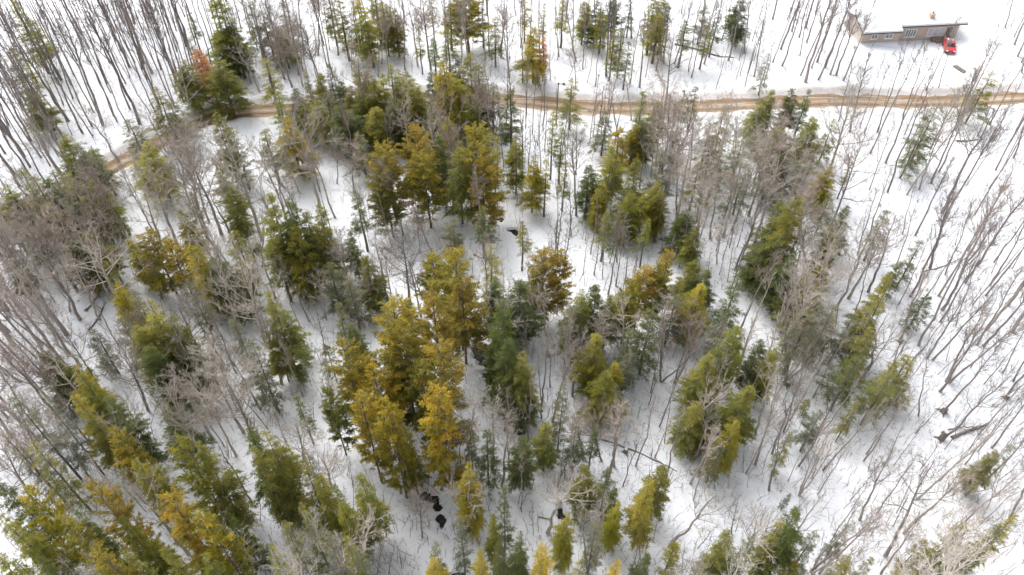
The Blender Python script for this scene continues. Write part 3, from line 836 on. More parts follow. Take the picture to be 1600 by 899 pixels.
CT = {}
CT[(0, 0)] = [(1010, -30, 400, 85, 'H', 'o'), (1080, 120, 400, 90, 'H', 'd'), (870, 300, 560, 95, 'H', 'o'), (1010, 255, 580, 100, 'H', 'o'), (925, 240, 460, 58, 'S', 'r'), (955, 280, 470, 40, 'S', 'r'),
    (735, 415, 700, 70, 'D', 'o'), (800, 480, 730, 95, 'D', 'b'), (600, 565, 830, 80, 'D', 'b'), (685, 675, 970, 90, 'H', 'y'), (290, 640, 930, 100, 'H', 'o'), (350, 690, 960, 100, 'D', 'b'),
    (1010, 540, 900, 60, 'H', 'o'), (1030, 770, 1090, 60, 'H', 'o'), (1090, 640, 930, 60, 'D', 'b'), (60, 10, 400, 55, 'S', 'o'), (50, 230, 560, 55, 'S', 'o'), (150, 100, 420, 60, 'T', 'o'),
    (130, 420, 660, 90, 'H', 'o'), (870, 30, 290, 32, 'T', 'b'), (890, 190, 400, 45, 'D', 'b'), (430, 690, 960, 55, 'D', 'b'), (1170, 20, 300, 60, 'D', 'b'), (240, 800, 1050, 70, 'D', 'b')]
CT[(400, 0)] = [(110, 130, 300, 60, 'H', 'o'), (120, 20, 260, 70, 'D', 'b'), (30, 60, 300, 60, 'D', 'b'), (340, -10, 250, 40, 'S', 'o'), (390, 0, 330, 48, 'S', 'o'), (470, -10, 330, 60, 'H', 'y'), (515, 60, 360, 52, 'S', 'o'), (590, 10, 300, 50, 'H', 'o'), (645, 40, 300, 52, 'H', 'o'), (550, -50, 250, 50, 'S', 'o'),
    (820, -20, 230, 30, 'T', 'o'), (760, 130, 340, 30, 'T', 'o'), (985, -50, 290, 90, 'P', 'y'), (905, 20, 270, 50, 'T', 'y'), (1120, 80, 350, 55, 'D', 'o'), (830, 180, 430, 42, 'T', 'd'), (895, 130, 340, 40, 'T', 'o'), (1060, 10, 240, 35, 'T', 'o'),
    (45, 290, 590, 62, 'T', 'o'), (340, 300, 480, 36, 'T', 'd'), (228, 330, 470, 25, 'S', 'o'), (455, 280, 470, 25, 'S', 'o'), (180, 420, 650, 60, 'H', 'd'), (480, 335, 620, 55, 'T', 'o'), (440, 400, 570, 50, 'H', 'o'), (550, 375, 650, 58, 'H', 'o'), (630, 310, 650, 58, 'T', 'o'),
    (700, 345, 650, 60, 'H', 'o'), (725, 400, 720, 65, 'H', 'o'), (885, 310, 730, 92, 'H', 'y'), (930, 260, 600, 60, 'H', 'd'), (1000, 258, 650, 62, 'H', 'o'), (1045, 310, 620, 50, 'S', 'o'), (1110, 400, 660, 62, 'D', 'b'), (280, 475, 720, 62, 'H', 'o'), (400, 500, 780, 105, 'H', 'd'),
    (560, 510, 760, 75, 'H', 'o'), (145, 555, 860, 78, 'H', 'g'), (40, 615, 900, 62, 'T', 'o'), (900, 545, 880, 62, 'H', 'y'), (735, 600, 1060, 85, 'P', 'g'), (610, 680, 1100, 90, 'P', 'g'), (785, 720, 1120, 85, 'P', 'g'), (1030, 590, 1090, 100, 'P', 'g'), (945, 690, 1100, 65, 'H', 'o'), (860, 640, 1000, 60, 'H', 'd'),
    (1130, 640, 830, 26, 'S', 'y'), (330, 440, 640, 70, 'D', 'b'), (640, 470, 760, 60, 'H', 'd'), (820, 480, 800, 60, 'H', 'd'), (600, 820, 1120, 75, 'P', 'o'), (1060, 760, 1130, 70, 'P', 'g'), (480, 620, 860, 60, 'D', 'b'), (300, 350, 560, 45, 'H', 'o'), (400, 380, 600, 48, 'H', 'd'), (520, 340, 580, 48, 'S', 'o'), (590, 350, 620, 50, 'H', 'y'), (665, 330, 600, 48, 'H', 'o'), (760, 420, 700, 50, 'H', 'o'), (820, 340, 640, 48, 'H', 'd'), (960, 330, 640, 50, 'H', 'o'), (1070, 400, 660, 45, 'H', 'd'), (480, 440, 680, 50, 'H', 'o'), (230, 470, 660, 45, 'H', 'o'), (680, 470, 760, 55, 'H', 'd'), (1000, 440, 760, 55, 'H', 'o'), (100, 440, 660, 50, 'T', 'o')]
CT[(800, 0)] = [(240, -10, 260, 45, 'T', 'y'), (340, 10, 240, 50, 'H', 'o'), (400, 0, 260, 42, 'H', 'd'), (150, 20, 160, 26, 'T', 'y'), (60, -10, 160, 36, 'T', 'y'), (425, 50, 260, 42, 'S', 'o'), (670, 0, 300, 55, 'S', 'o'), (690, 70, 330, 52, 'S', 'o'), (480, 140, 420, 30, 'S', 'o'), (517, 150, 400, 30, 'S', 'o'), (548, 200, 400, 36, 'T', 'd'),
    (105, 120, 420, 66, 'H', 'g'), (150, 175, 380, 30, 'S', 'r'), (820, 90, 250, 45, 'T', 'd'), (905, 20, 230, 52, 'D', 'b'), (925, 100, 260, 36, 'T', 'o'), (1080, 0, 240, 66, 'H', 'd'), (970, 50, 240, 36, 'T', 'd'), (480, -20, 180, 40, 'H', 'd'), (560, -20, 200, 40, 'D', 'b'), (720, -20, 180, 45, 'H', 'o'),
    (285, 365, 640, 62, 'D', 'o'), (0, 425, 770, 52, 'S', 'd'), (195, 520, 890, 38, 'T', 'o'), (235, 600, 900, 38, 'T', 'o'), (615, 430, 660, 36, 'S', 'o'), (690, 475, 720, 52, 'H', 'y'), (580, 585, 820, 62, 'H', 'y'), (510, 605, 900, 52, 'S', 'g'), (470, 700, 1000, 62, 'H', 'o'), (635, 560, 820, 60, 'H', 'd'),
    (865, 410, 620, 36, 'T', 'd'), (810, 420, 580, 32, 'T', 'd'), (1000, 500, 760, 52, 'D', 'o'), (1170, 490, 680, 62, 'H', 'o'), (930, 590, 830, 62, 'D', 'b'), (20, 650, 960, 50, 'H', 'o'), (100, 740, 1040, 52, 'H', 'g'), (160, 760, 1060, 40, 'T', 'y'), (360, 780, 1060, 62, 'H', 'd'), (420, 860, 1080, 42, 'S', 'y'),
    (580, 750, 1110, 62, 'H', 'o'), (700, 720, 1020, 62, 'D', 'b'), (690, 850, 1080, 55, 'H', 'o'), (440, 520, 760, 60, 'D', 'b'), (780, 620, 900, 55, 'D', 'b'), (1090, 620, 880, 62, 'D', 'b'), (880, 760, 1020, 60, 'D', 'o'), (250, 760, 1000, 35, 'T', 'o'), (1100, 780, 1040, 60, 'D', 'b'), (980, 700, 960, 50, 'D', 'd')]
CT[(1200, 0)] = [(20, 425, 700, 52, 'H', 'o'), (120, 425, 710, 52, 'H', 'd'), (195, 425, 650, 34, 'S', 'd'), (215, 555, 810, 66, 'H', 'o'), (60, 590, 780, 66, 'H', 'o'), (310, 560, 780, 44, 'D', 'o'), (30, 750, 1000, 66, 'D', 'b'), (130, 740, 990, 66, 'D', 'b'), (300, 785, 1000, 58, 'H', 'y'), (420, 700, 870, 26, 'T', 'o'),
    (10, 245, 430, 32, 'D', 'b'), (1050, 335, 620, 62, 'D', 'o'), (790, 505, 820, 75, 'D', 'd'), (730, 600, 870, 55, 'D', 'b'), (240, 660, 900, 60, 'D', 'b'), (90, 690, 960, 60, 'H', 'd')]
CT[(0, 300)] = [(400, 195, 460, 72, 'H', 'o'), (330, 225, 500, 72, 'H', 'd'), (20, 265, 540, 55, 'H', 'd'), (220, 55, 330, 55, 'H', 'o'), (440, -60, 260, 70, 'H', 'o'), (690, 185, 500, 82, 'P', 'g'), (600, 225, 480, 55, 'H', 'y'), (785, 230, 490, 55, 'P', 'g'), (840, 90, 370, 57, 'H', 'y'), (885, 0, 230, 46, 'T', 'b'),
    (890, 255, 650, 75, 'H', 'y'), (1010, 300, 650, 92, 'H', 'd'), (1075, -20, 370, 62, 'H', 'o'), (1095, 190, 520, 72, 'D', 'o'), (550, 425, 730, 58, 'H', 'y'), (620, 470, 800, 60, 'D', 'b'), (690, 510, 900, 82, 'D', 'o'), (725, 575, 960, 112, 'H', 'o'), (640, 640, 980, 92, 'H', 'o'), (800, 580, 980, 72, 'H', 'o'), (560, 600, 900, 60, 'D', 'b'),
    (200, 755, 1010, 92, 'H', 'd'), (350, 815, 1090, 56, 'H', 'y'), (430, 650, 880, 62, 'D', 'b'), (1090, 600, 1000, 62, 'D', 'b'), (1175, 700, 1080, 72, 'D', 'b'), (910, 780, 1020, 62, 'D', 'b'), (700, 720, 1050, 80, 'H', 'd'), (120, 150, 420, 60, 'D', 'b'), (480, 330, 620, 55, 'D', 'o'), (60, 20, 300, 60, 'D', 'b'), (310, 20, 320, 60, 'D', 'b'), (880, 420, 760, 60, 'D', 'd'), (300, -90, 240, 85, 'D', 'o'), (150, -70, 270, 85, 'D', 'b'), (30, -30, 300, 85, 'H', 'o'), (90, -110, 200, 70, 'D', 'o'), (220, -60, 260, 70, 'H', 'd'), (-40, 30, 330, 80, 'D', 'b'), (370, -120, 200, 60, 'D', 'b')]
CT[(400, 300)] = [(60, 465, 930, 72, 'H', 'o'), (50, 600, 930, 55, 'H', 'o'), (60, 5, 560, 82, 'H', 'o'), (150, 30, 610, 85, 'H', 'd'), (235, 90, 490, 75, 'H', 'o'), (180, 150, 560, 70, 'H', 'y'), (295, 60, 430, 55, 'H', 'o'), (60, 180, 560, 80, 'D', 'o'), (470, 0, 320, 52, 'T', 'd'), (440, 185, 440, 46, 'H', 'd'), (510, 305, 580, 62, 'H', 'o'), (340, 335, 640, 75, 'D', 'd'), (430, 400, 680, 60, 'D', 'b'),
    (1060, 75, 260, 55, 'T', 'd'), (920, 130, 310, 62, 'D', 'b'), (820, 285, 620, 72, 'P', 'y'), (935, 275, 810, 92, 'P', 'g'), (955, 400, 870, 92, 'P', 'g'), (1100, 245, 580, 62, 'D', 'y'), (830, 495, 1000, 88, 'P', 'g'), (640, 535, 1180, 108, 'P', 'g'), (700, 515, 640, 62, 'Y', 'd'), (440, 640, 900, 65, 'H', 'd'), (400, 695, 1180, 85, 'P', 'y'), (670, 640, 1180, 92, 'P', 'g'),
    (865, 695, 1290, 105, 'P', 'g'), (545, 820, 1260, 85, 'P', 'g'), (760, 800, 1290, 75, 'P', 'o'), (1150, 510, 1000, 82, 'H', 'd'), (1180, 690, 1060, 85, 'H', 'd'), (1140, 660, 960, 60, 'H', 'd'), (200, 690, 810, 46, 'Y', 'd'), (200, 810, 890, 38, 'Y', 'd'), (330, 720, 930, 46, 'Y', 'd'), (380, 520, 800, 55, 'D', 'b'), (1120, 400, 700, 60, 'H', 'd'), (650, 780, 1150, 70, 'H', 'd')]
CT[(800, 300)] = [(405, -10, 180, 42, 'H', 'y'), (560, -10, 290, 62, 'H', 'o'), (620, 15, 270, 52, 'H', 'y'), (700, -5, 230, 62, 'H', 'o'), (445, 95, 290, 52, 'T', 'o'), (640, 125, 330, 36, 'T', 'o'), (50, 145, 290, 42, 'T', 'o'), (820, 85, 340, 72, 'H', 'd'), (865, 165, 330, 52, 'H', 'o'), (150, 265, 640, 82, 'P', 'g'), (230, 285, 540, 48, 'P', 'g'), (115, 370, 660, 60, 'H', 'o'),
    (330, 465, 770, 72, 'H', 'o'), (400, 440, 750, 62, 'H', 'd'), (460, 485, 770, 62, 'H', 'o'), (505, 470, 720, 55, 'H', 'y'), (625, 355, 680, 72, 'P', 'g'), (560, 420, 700, 60, 'P', 'y'), (735, 275, 540, 46, 'P', 'g'), (690, 335, 560, 50, 'P', 'o'), (860, 325, 540, 62, 'H', 'o'), (920, 370, 580, 60, 'H', 'd'), (893, 435, 740, 75, 'H', 'g'), (660, 555, 900, 82, 'D', 'd'), (560, 640, 900, 60, 'D', 'b'),
    (400, 675, 980, 78, 'H', 'o'), (480, 800, 1010, 52, 'H', 'y'), (550, 750, 960, 60, 'D', 'b'), (1070, 385, 730, 72, 'D', 'd'), (1065, 635, 1000, 82, 'H', 'o'), (1185, 255, 500, 72, 'H', 'd'), (40, 425, 780, 92, 'H', 'd'), (50, 760, 1080, 85, 'H', 'o'), (920, 775, 1070, 85, 'H', 'o'), (790, 400, 620, 55, 'D', 'o'), (1000, 560, 860, 55, 'D', 'b'), (770, 480, 760, 60, 'D', 'b'), (1170, 700, 1000, 60, 'H', 'd'), (300, 540, 820, 60, 'H', 'd')]
CT[(1200, 300)] = [(60, 55, 430, 82, 'H', 'o'), (150, 25, 510, 92, 'H', 'o'), (300, 0, 200, 52, 'D', 'b'), (370, 65, 340, 57, 'H', 'd'), (300, 165, 430, 52, 'H', 'o'), (20, 245, 480, 60, 'H', 'o'), (560, 90, 290, 52, 'T', 'd'), (720, 230, 480, 52, 'D', 'b'), (605, 365, 510, 40, 'Y', 'd'), (570, 385, 820, 62, 'H', 'o'), (535, 490, 900, 75, 'D', 'o'), (270, 345, 570, 62, 'H', 'y'), (180, 395, 640, 85, 'H', 'o'),
    (745, 490, 660, 54, 'Y', 'd'), (400, 575, 850, 55, 'D', 'b'), (30, 730, 1010, 55, 'H', 'y'), (430, 770, 1060, 85, 'D', 'd'), (660, 780, 1030, 92, 'D', 'o'), (80, 200, 540, 70, 'D', 'b'), (200, 560, 900, 100, 'D', 'b'), (310, 540, 860, 80, 'D', 'b'), (120, 300, 600, 70, 'H', 'd'), (230, 440, 720, 60, 'D', 'o'), (490, 640, 940, 70, 'D', 'o')]
CT[(0, 600)] = [(350, 55, 430, 62, 'H', 'y'), (380, -40, 310, 62, 'H', 'o'), (405, 125, 470, 72, 'H', 'o'), (765, 105, 410, 85, 'H', 'd'), (540, 215, 570, 82, 'P', 'g'), (640, 355, 700, 92, 'H', 'o'), (835, 255, 800, 92, 'P', 'y'), (925, 275, 830, 82, 'H', 'o'), (60, 65, 510, 82, 'D', 'b'), (150, 275, 650, 85, 'D', 'o'), (120, 485, 900, 92, 'P', 'y'), (430, 475, 1000, 92, 'P', 'g'), (560, 630, 1000, 92, 'H', 'o'),
    (780, 515, 1180, 112, 'P', 'g'), (925, 595, 1150, 102, 'P', 'y'), (30, 655, 1050, 85, 'H', 'o'), (265, 615, 1060, 92, 'H', 'o'), (450, 775, 1240, 92, 'P', 'g'), (585, 785, 1200, 85, 'H', 'o'), (1160, 205, 720, 92, 'H', 'd'), (1190, 300, 780, 80, 'H', 'o'), (1080, 615, 900, 80, 'H', 'd'), (500, 60, 450, 70, 'H', 'd'), (20, 240, 600, 70, 'D', 'b'), (200, 60, 480, 60, 'D', 'b'), (760, 780, 1200, 90, 'H', 'o'), (960, 800, 1200, 90, 'H', 'o'), (360, 600, 960, 60, 'H', 'd'), (-40, 600, 1000, 80, 'H', 'o'), (-60, 780, 1150, 90, 'H', 'y'), (60, 830, 1200, 80, 'H', 'o'), (170, 800, 1180, 70, 'H', 'd'), (-50, 420, 820, 70, 'H', 'd')]
CT[(400, 600)] = [(40, 225, 790, 92, 'H', 'o'), (190, 60, 310, 42, 'T', 'd'), (330, 25, 380, 62, 'P', 'o'), (605, 55, 600, 82, 'P', 'g'), (480, 35, 520, 75, 'P', 'g'), (850, 15, 600, 95, 'P', 'g'), (235, 395, 730, 85, 'D', 'o'), (485, 430, 770, 92, 'H', 'o'), (365, 480, 780, 65, 'H', 'o'), (1000, 380, 750, 88, 'H', 'y'), (1110, 615, 900, 48, 'H', 'y'), (1055, 780, 1100, 62, 'H', 'g'), (830, 825, 1100, 82, 'H', 'g'),
    (1080, 225, 510, 75, 'D', 'd'), (840, 740, 1060, 62, 'D', 'b'), (65, 760, 1080, 85, 'D', 'o'), (1000, 180, 480, 50, 'D', 'b'), (700, 200, 560, 60, 'H', 'o'), (330, 700, 1050, 80, 'D', 'b'), (1160, 480, 860, 55, 'D', 'd'), (950, 620, 960, 60, 'D', 'b'), (1140, 740, 1080, 70, 'H', 'd'), (480, 780, 1100, 80, 'D', 'b'), (230, 300, 600, 50, 'D', 'b'), (300, 430, 760, 80, 'H', 'o'), (400, 570, 880, 85, 'H', 'o'), (130, 650, 1000, 80, 'D', 'o'), (420, 720, 1080, 80, 'D', 'o'), (210, 560, 900, 70, 'D', 'o')]
CT[(800, 600)] = [(50, 0, 190, 62, 'H', 'd'), (440, -50, 150, 92, 'H', 'o'), (240, 0, 360, 52, 'D', 'b'), (390, 185, 360, 42, 'T', 'd'), (60, 255, 530, 75, 'H', 'd'), (160, 185, 440, 66, 'H', 'o'), (340, 385, 650, 85, 'H', 'o'), (450, 395, 620, 62, 'D', 'd'), (720, 390, 670, 85, 'H', 'o'), (650, 445, 810, 85, 'H', 'g'), (500, 555, 820, 62, 'H', 'y'), (480, 490, 740, 60, 'H', 'd'), (865, 95, 310, 85, 'H', 'o'), (945, 95, 310, 62, 'H', 'd'),
    (1062, 175, 450, 72, 'H', 'y'), (1120, 15, 330, 85, 'H', 'o'), (265, 605, 910, 75, 'H', 'y'), (140, 755, 1150, 85, 'H', 'g'), (500, 825, 1150, 62, 'H', 'g'), (760, 760, 960, 72, 'Y', 'o'), (1010, 690, 970, 85, 'H', 'o'), (1130, 710, 990, 70, 'D', 'd'), (300, 200, 420, 70, 'D', 'b'), (980, 280, 460, 60, 'D', 'b'), (40, 700, 1080, 80, 'H', 'd'), (400, 640, 960, 80, 'D', 'b'), (640, 800, 1080, 70, 'H', 'd'), (900, 800, 1060, 60, 'D', 'b'), (330, 820, 1150, 70, 'D', 'o')]
CT[(1200, 600)] = [(110, 230, 380, 46, 'D', 'o'), (190, 80, 160, 32, 'Y', 'o'), (250, 130, 330, 62, 'D', 'b'), (430, 80, 210, 42, 'D', 'o'), (590, -60, 230, 85, 'D', 'o'), (140, 590, 930, 105, 'H', 'd'), (60, 640, 940, 85, 'D', 'o'), (380, 815, 1060, 75, 'H', 'o'), (490, 820, 1040, 60, 'D', 'o'), (730, 740, 900, 62, 'Y', 'o'), (920, 665, 960, 95, 'D', 'o'), (1070, 320, 530, 62, 'H', 'o'), (1140, 290, 560, 60, 'D', 'b'), (1165, 615, 910, 62, 'H', 'y'),
    (1090, 675, 960, 85, 'D', 'd'), (130, 850, 1060, 70, 'Y', 'o'), (620, 870, 1040, 70, 'D', 'o'), (105, 515, 600, 24, 'Y', 'd'), (220, 700, 960, 80, 'D', 'b'), (980, 760, 1020, 80, 'D', 'b'), (380, 660, 860, 60, 'D', 'b')]
for (x0, y0), rows in CT.items():
    for tx, ty, tf, hw, k, tn in rows:
        put_conifer(x0 + tx / 3, y0 + ty / 3, y0 + tf / 3, hw / 3, k, tn)

# ------------------------------------------------------------------ bare hardwoods
BT = dict(grey=((.315, .282, .262), "grey-brown"), tan=((.47, .425, .375), "pale tan"), mid=((.38, .33, .295), "light brown"), pink=((.40, .32, .285), "reddish-brown twigged"),
          dark=((.235, .205, .19), "dark brown"), birch=((.72, .70, .66), "white-barked"))
BNAME = dict(V=("hardwood_tree", "tall bare hardwood"), W=("maple_tree", "bare wide-crowned maple"), X=("beech_tree", "bare open-limbed beech"),
             K=("pole_tree", "slender bare pole-like tree"), N=("sapling", "thin leafless sapling"), F=("forked_tree", "bare low-forking hardwood"))
BLIM = dict(V=(12, 22), W=(8, 17), X=(11, 20), K=(11, 22), N=(3.5, 10), F=(11, 20))

def put_bare(bx, by, tx, ty, kind, tone, thick=1.0):
    """foot pixel and top pixel"""
    g = ground(bx, by); d = ray(tx, ty); p = CAM + d * (g[1] / d[1])
    v = p - g; h = math.hypot(v[0], v[2])
    h2 = min(max(h, BLIM[kind][0]), BLIM[kind][1])
    tilt = max(-.30, min(.30, math.atan2(v[0], v[2])))
    _bare(g, h2, tilt, kind, tone, thick, bx)

def _bare(g, h, tilt, kind, tone, thick=1.0, px=800):
    if tone == 'tan' and kind in 'VKF': tone = 'mid'
    pr = random.choice(PROTO[kind]); col, word = BT[tone]
    j = random.uniform(.82, 1.2); col = tuple(c * j for c in col)
    ct = col if tone not in ('pink',) else tuple(a * .9 for a in BT['grey'][0])
    if tone == 'birch': col = (.42, .36, .32)
    nm, noun = BNAME[kind]; sz = h / pr[2]; wh = where(g[0], g[1], px)
    size = ("leaning " if abs(tilt) > .1 else "") + ("short " if h < pr[2] * .8 and kind not in 'VN' else "")
    plant(nm, pr, (g[0], g[1], g[2]), sz * random.uniform(.75, 1.28) * thick, sz, tilt, random.uniform(0, 6.28), ct, col,
          f"{size}{word} {noun} {wh}", "bare tree" if kind != 'N' else "sapling", f"{size}{word} {PLURAL(noun)} {wh}")
    TREES.append((g[0], g[1], h * .4, .8))

def top_of(bx, by, h):
    g = ground(bx, by); q = g + np.array([0, 0, h]) - CAM
    dep = q @ FWD; return 800 + F_PX * q[0] / dep, 449.5 - F_PX * (q @ UP) / dep

# explicit ones: foot (x, y), top (x, y)
BX = {}
BX[(1200, 600)] = [(145, 525, 330, 250, 'F', 'tan'), (430, 640, 600, 330, 'V', 'grey'), (550, 805, 790, 390, 'X', 'grey'), (640, 700, 880, 480, 'V', 'tan'), (460, 330, 660, 60, 'K', 'tan'), (448, 360, 600, 100, 'K', 'grey'), (258, 405, 500, 130, 'V', 'grey'),
    (820, 138, 990, -60, 'V', 'tan'), (820, 262, 1040, 60, 'X', 'grey'), (705, 150, 760, -100, 'K', 'grey'), (805, 35, 950, -180, 'V', 'tan'), (1115, 65, 1260, -90, 'V', 'grey'), (20, 330, 180, -20, 'V', 'grey'), (5, 500, 90, 180, 'V', 'dark'), (955, 508, 1130, 300, 'K', 'tan'), (860, 690, 1160, 420, 'V', 'tan'),
    (200, 880, 480, 560, 'F', 'tan'), (240, 890, 520, 640, 'V', 'tan'), (0, 200, 60, -60, 'K', 'grey'), (385, 548, 520, 380, 'N', 'grey'), (600, 605, 680, 440, 'N', 'grey'), (585, 670, 660, 500, 'N', 'pink'), (580, 320, 650, 150, 'N', 'grey'), (530, 890, 700, 640, 'V', 'grey'), (690, 890, 900, 700, 'V', 'tan'), (1050, 300, 1240, 60, 'V', 'grey'), (940, 870, 1250, 560, 'X', 'tan'), (200, 310, 300, 80, 'K', 'dark'), (1130, 640, 1250, 420, 'V', 'grey')]
BX[(1200, 300)] = [(615, 700, 720, 350, 'V', 'tan'), (760, 360, 905, -40, 'V', 'grey'), (690, 205, 830, -80, 'V', 'grey'), (832, 388, 960, 90, 'V', 'tan'), (900, 400, 1190, -120, 'V', 'tan'), (925, 425, 1120, 120, 'V', 'tan'), (935, 275, 1110, -80, 'V', 'grey'), (805, 610, 1010, 240, 'V', 'grey'), (745, 780, 940, 440, 'V', 'grey'), (770, 790, 1060, 470, 'V', 'grey'),
    (980, 720, 1170, 420, 'V', 'grey'), (1010, 725, 1230, 470, 'V', 'grey'), (1040, 440, 1210, 150, 'V', 'grey'), (1145, 360, 1260, 160, 'K', 'grey'), (835, 890, 1010, 560, 'V', 'grey'), (850, 895, 1110, 700, 'V', 'grey'), (80, 890, 280, 520, 'F', 'pink'), (95, 880, 200, 560, 'F', 'grey'), (600, 350, 700, 60, 'K', 'dark'), (610, 530, 720, 280, 'K', 'grey'), (705, 545, 900, 260, 'K', 'dark'), (420, 290, 500, 20, 'K', 'dark'), (470, 210, 560, -60, 'K', 'dark'),
    (410, 560, 470, 300, 'K', 'grey'), (470, 470, 560, 230, 'V', 'pink'), (630, 200, 700, -40, 'K', 'grey'), (585, 810, 650, 640, 'K', 'grey'), (440, 890, 560, 640, 'X', 'tan'), (30, 600, 60, 420, 'N', 'grey'), (880, 630, 960, 420, 'K', 'grey'), (1150, 890, 1260, 700, 'V', 'grey'), (170, 330, 170, 60, 'X', 'tan'), (340, 340, 380, 230, 'N', 'tan'), (1100, 850, 1230, 620, 'K', 'pink')]
BX[(1200, 0)] = [(385, 620, 470, 240, 'V', 'dark'), (330, 570, 420, 200, 'K', 'grey'), (550, 765, 735, 190, 'K', 'grey'), (475, 890, 590, 560, 'K', 'grey'), (625, 780, 760, 480, 'X', 'tan'), (710, 890, 800, 620, 'V', 'tan'), (800, 805, 960, 480, 'V', 'tan'), (235, 375, 400, 20, 'V', 'grey'), (65, 310, 170, 20, 'V', 'dark'), (320, 355, 390, 190, 'V', 'grey'), (450, 630, 600, 230, 'K', 'grey'), (430, 600, 540, 240, 'K', 'grey'), (545, 495, 630, 210, 'K', 'grey'), (590, 500, 690, 200, 'K', 'grey'),
    (740, 420, 820, 250, 'V', 'grey'), (800, 410, 850, 250, 'K', 'dark'), (950, 430, 1060, 170, 'V', 'grey'), (900, 560, 1000, 270, 'W', 'pink'), (1000, 730, 1130, 480, 'K', 'dark'), (930, 870, 1100, 620, 'K', 'grey'), (640, 630, 700, 480, 'K', 'grey'), (700, 760, 720, 560, 'K', 'dark'), (1150, 740, 1230, 480, 'V', 'pink'), (1110, 130, 1160, -60, 'V', 'pink'), (1190, 340, 1210, 60, 'V', 'grey'), (130, 860, 130, 560, 'X', 'tan'), (980, 640, 1080, 420, 'V', 'tan'), (515, 760, 520, 600, 'N', 'dark'), (760, 700, 900, 420, 'W', 'tan'), (850, 560, 940, 380, 'W', 'tan'), (180, 200, 260, -40, 'V', 'pink'), (290, 350, 380, 90, 'V', 'grey'), (90, 95, 150, -60, 'V', 'pink'), (205, 320, 330, 30, 'V', 'grey')]
BX[(0, 600)] = [(1000, 262, 890, 70, 'V', 'tan'), (1050, 290, 960, 140, 'K', 'grey'), (450, 480, 220, 130, 'V', 'tan'), (250, 505, 60, 200, 'X', 'tan'), (690, 280, 560, 60, 'W', 'tan'), (1000, 70, 920, -80, 'V', 'grey'), (640, 420, 600, 290, 'X', 'tan'), (1050, 900, 1000, 720, 'X', 'tan'), (1180, 960, 1150, 800, 'X', 'tan'), (160, 560, 20, 280, 'W', 'pink'), (180, 320, 60, 60, 'W', 'pink'), (480, 200, 380, 40, 'X', 'tan')]
BX[(0, 300)] = [(320, 770, 100, 460, 'X', 'tan'), (125, 820, 0, 680, 'V', 'tan'), (300, 455, 200, 230, 'V', 'grey'), (735, 210, 640, 20, 'V', 'grey'), (1030, 320, 960, 190, 'V', 'tan'), (980, 140, 920, -60, 'V', 'tan'), (330, 560, 330, 460, 'W', 'tan'), (150, 490, 60, 340, 'W', 'pink'), (230, 730, 0, 620, 'V', 'grey'), (170, 780, -20, 640, 'V', 'grey'), (200, 720, 60, 540, 'V', 'grey'), (100, 890, -60, 760, 'V', 'grey'), (1150, 490, 1060, 330, 'V', 'grey'), (1050, 810, 930, 600, 'V', 'grey'), (1110, 850, 990, 560, 'V', 'grey'), (200, 420, 60, 120, 'X', 'tan'), (360, 340, 260, 40, 'X', 'tan'), (480, 210, 380, -40, 'W', 'tan'), (610, 200, 500, 20, 'V', 'tan'), (760, 500, 720, 330, 'W', 'pink'), (470, 600, 400, 480, 'X', 'tan'), (640, 850, 640, 600, 'W', 'tan')]
BX[(0, 0)] = [(920, 890, 830, 690, 'F', 'pink'), (890, 830, 860, 660, 'W', 'pink'), (930, 600, 880, 440, 'X', 'tan'), (560, 760, 460, 600, 'X', 'tan'), (780, 720, 700, 560, 'W', 'tan'), (770, 270, 660, 100, 'F', 'grey'), (380, 840, 260, 700, 'X', 'tan'), (330, 890, 240, 760, 'X', 'tan')]
BX[(400, 0)] = [(640, 740, 625, 560, 'W', 'pink'), (380, 860, 380, 650, 'W', 'pink'), (300, 900, 260, 720, 'W', 'pink'), (460, 900, 450, 680, 'W', 'pink'), (500, 320, 455, 95, 'K', 'birch'), (700, 330, 695, 130, 'V', 'pink'), (590, 300, 600, 110, 'X', 'tan'), (620, 380, 610, 240, 'V', 'pink'), (200, 900, 160, 780, 'W', 'tan'), (1110, 690, 1060, 400, 'V', 'tan'), (1120, 560, 1090, 370, 'X', 'tan'), (100, 330, 40, 30, 'X', 'tan'), (220, 330, 180, 60, 'X', 'grey'), (290, 260, 290, 20, 'V', 'pink'), (420, 560, 380, 430, 'W', 'tan'), (130, 880, 20, 780, 'W', 'tan'), (330, 460, 280, 290, 'V', 'dark'), (1060, 930, 1060, 820, 'W', 'tan')]
BX[(400, 300)] = [(690, 205, 640, 40, 'V', 'grey'), (825, 280, 730, 60, 'W', 'pink'), (620, 520, 590, 330, 'X', 'tan'), (490, 600, 440, 420, 'W', 'tan'), (580, 560, 520, 330, 'W', 'tan'), (90, 500, 0, 200, 'X', 'tan'), (210, 640, 130, 430, 'K', 'grey'), (250, 610, 170, 440, 'K', 'grey'), (330, 700, 250, 560, 'N', 'tan'), (120, 900, 60, 700, 'V', 'grey'), (1090, 560, 1080, 330, 'V', 'tan'), (1160, 790, 1180, 560, 'X', 'tan'), (1190, 700, 1150, 620, 'X', 'tan'), (430, 430, 400, 240, 'W', 'tan'), (30, 350, 30, 60, 'X', 'tan'), (140, 130, 90, -80, 'X', 'tan'), (780, 500, 730, 380, 'K', 'grey'), (1010, 110, 1000, -80, 'V', 'tan'), (1060, 240, 1045, 40, 'V', 'tan'), (330, 600, 310, 480, 'W', 'tan'), (530, 240, 515, 130, 'N', 'dark')]
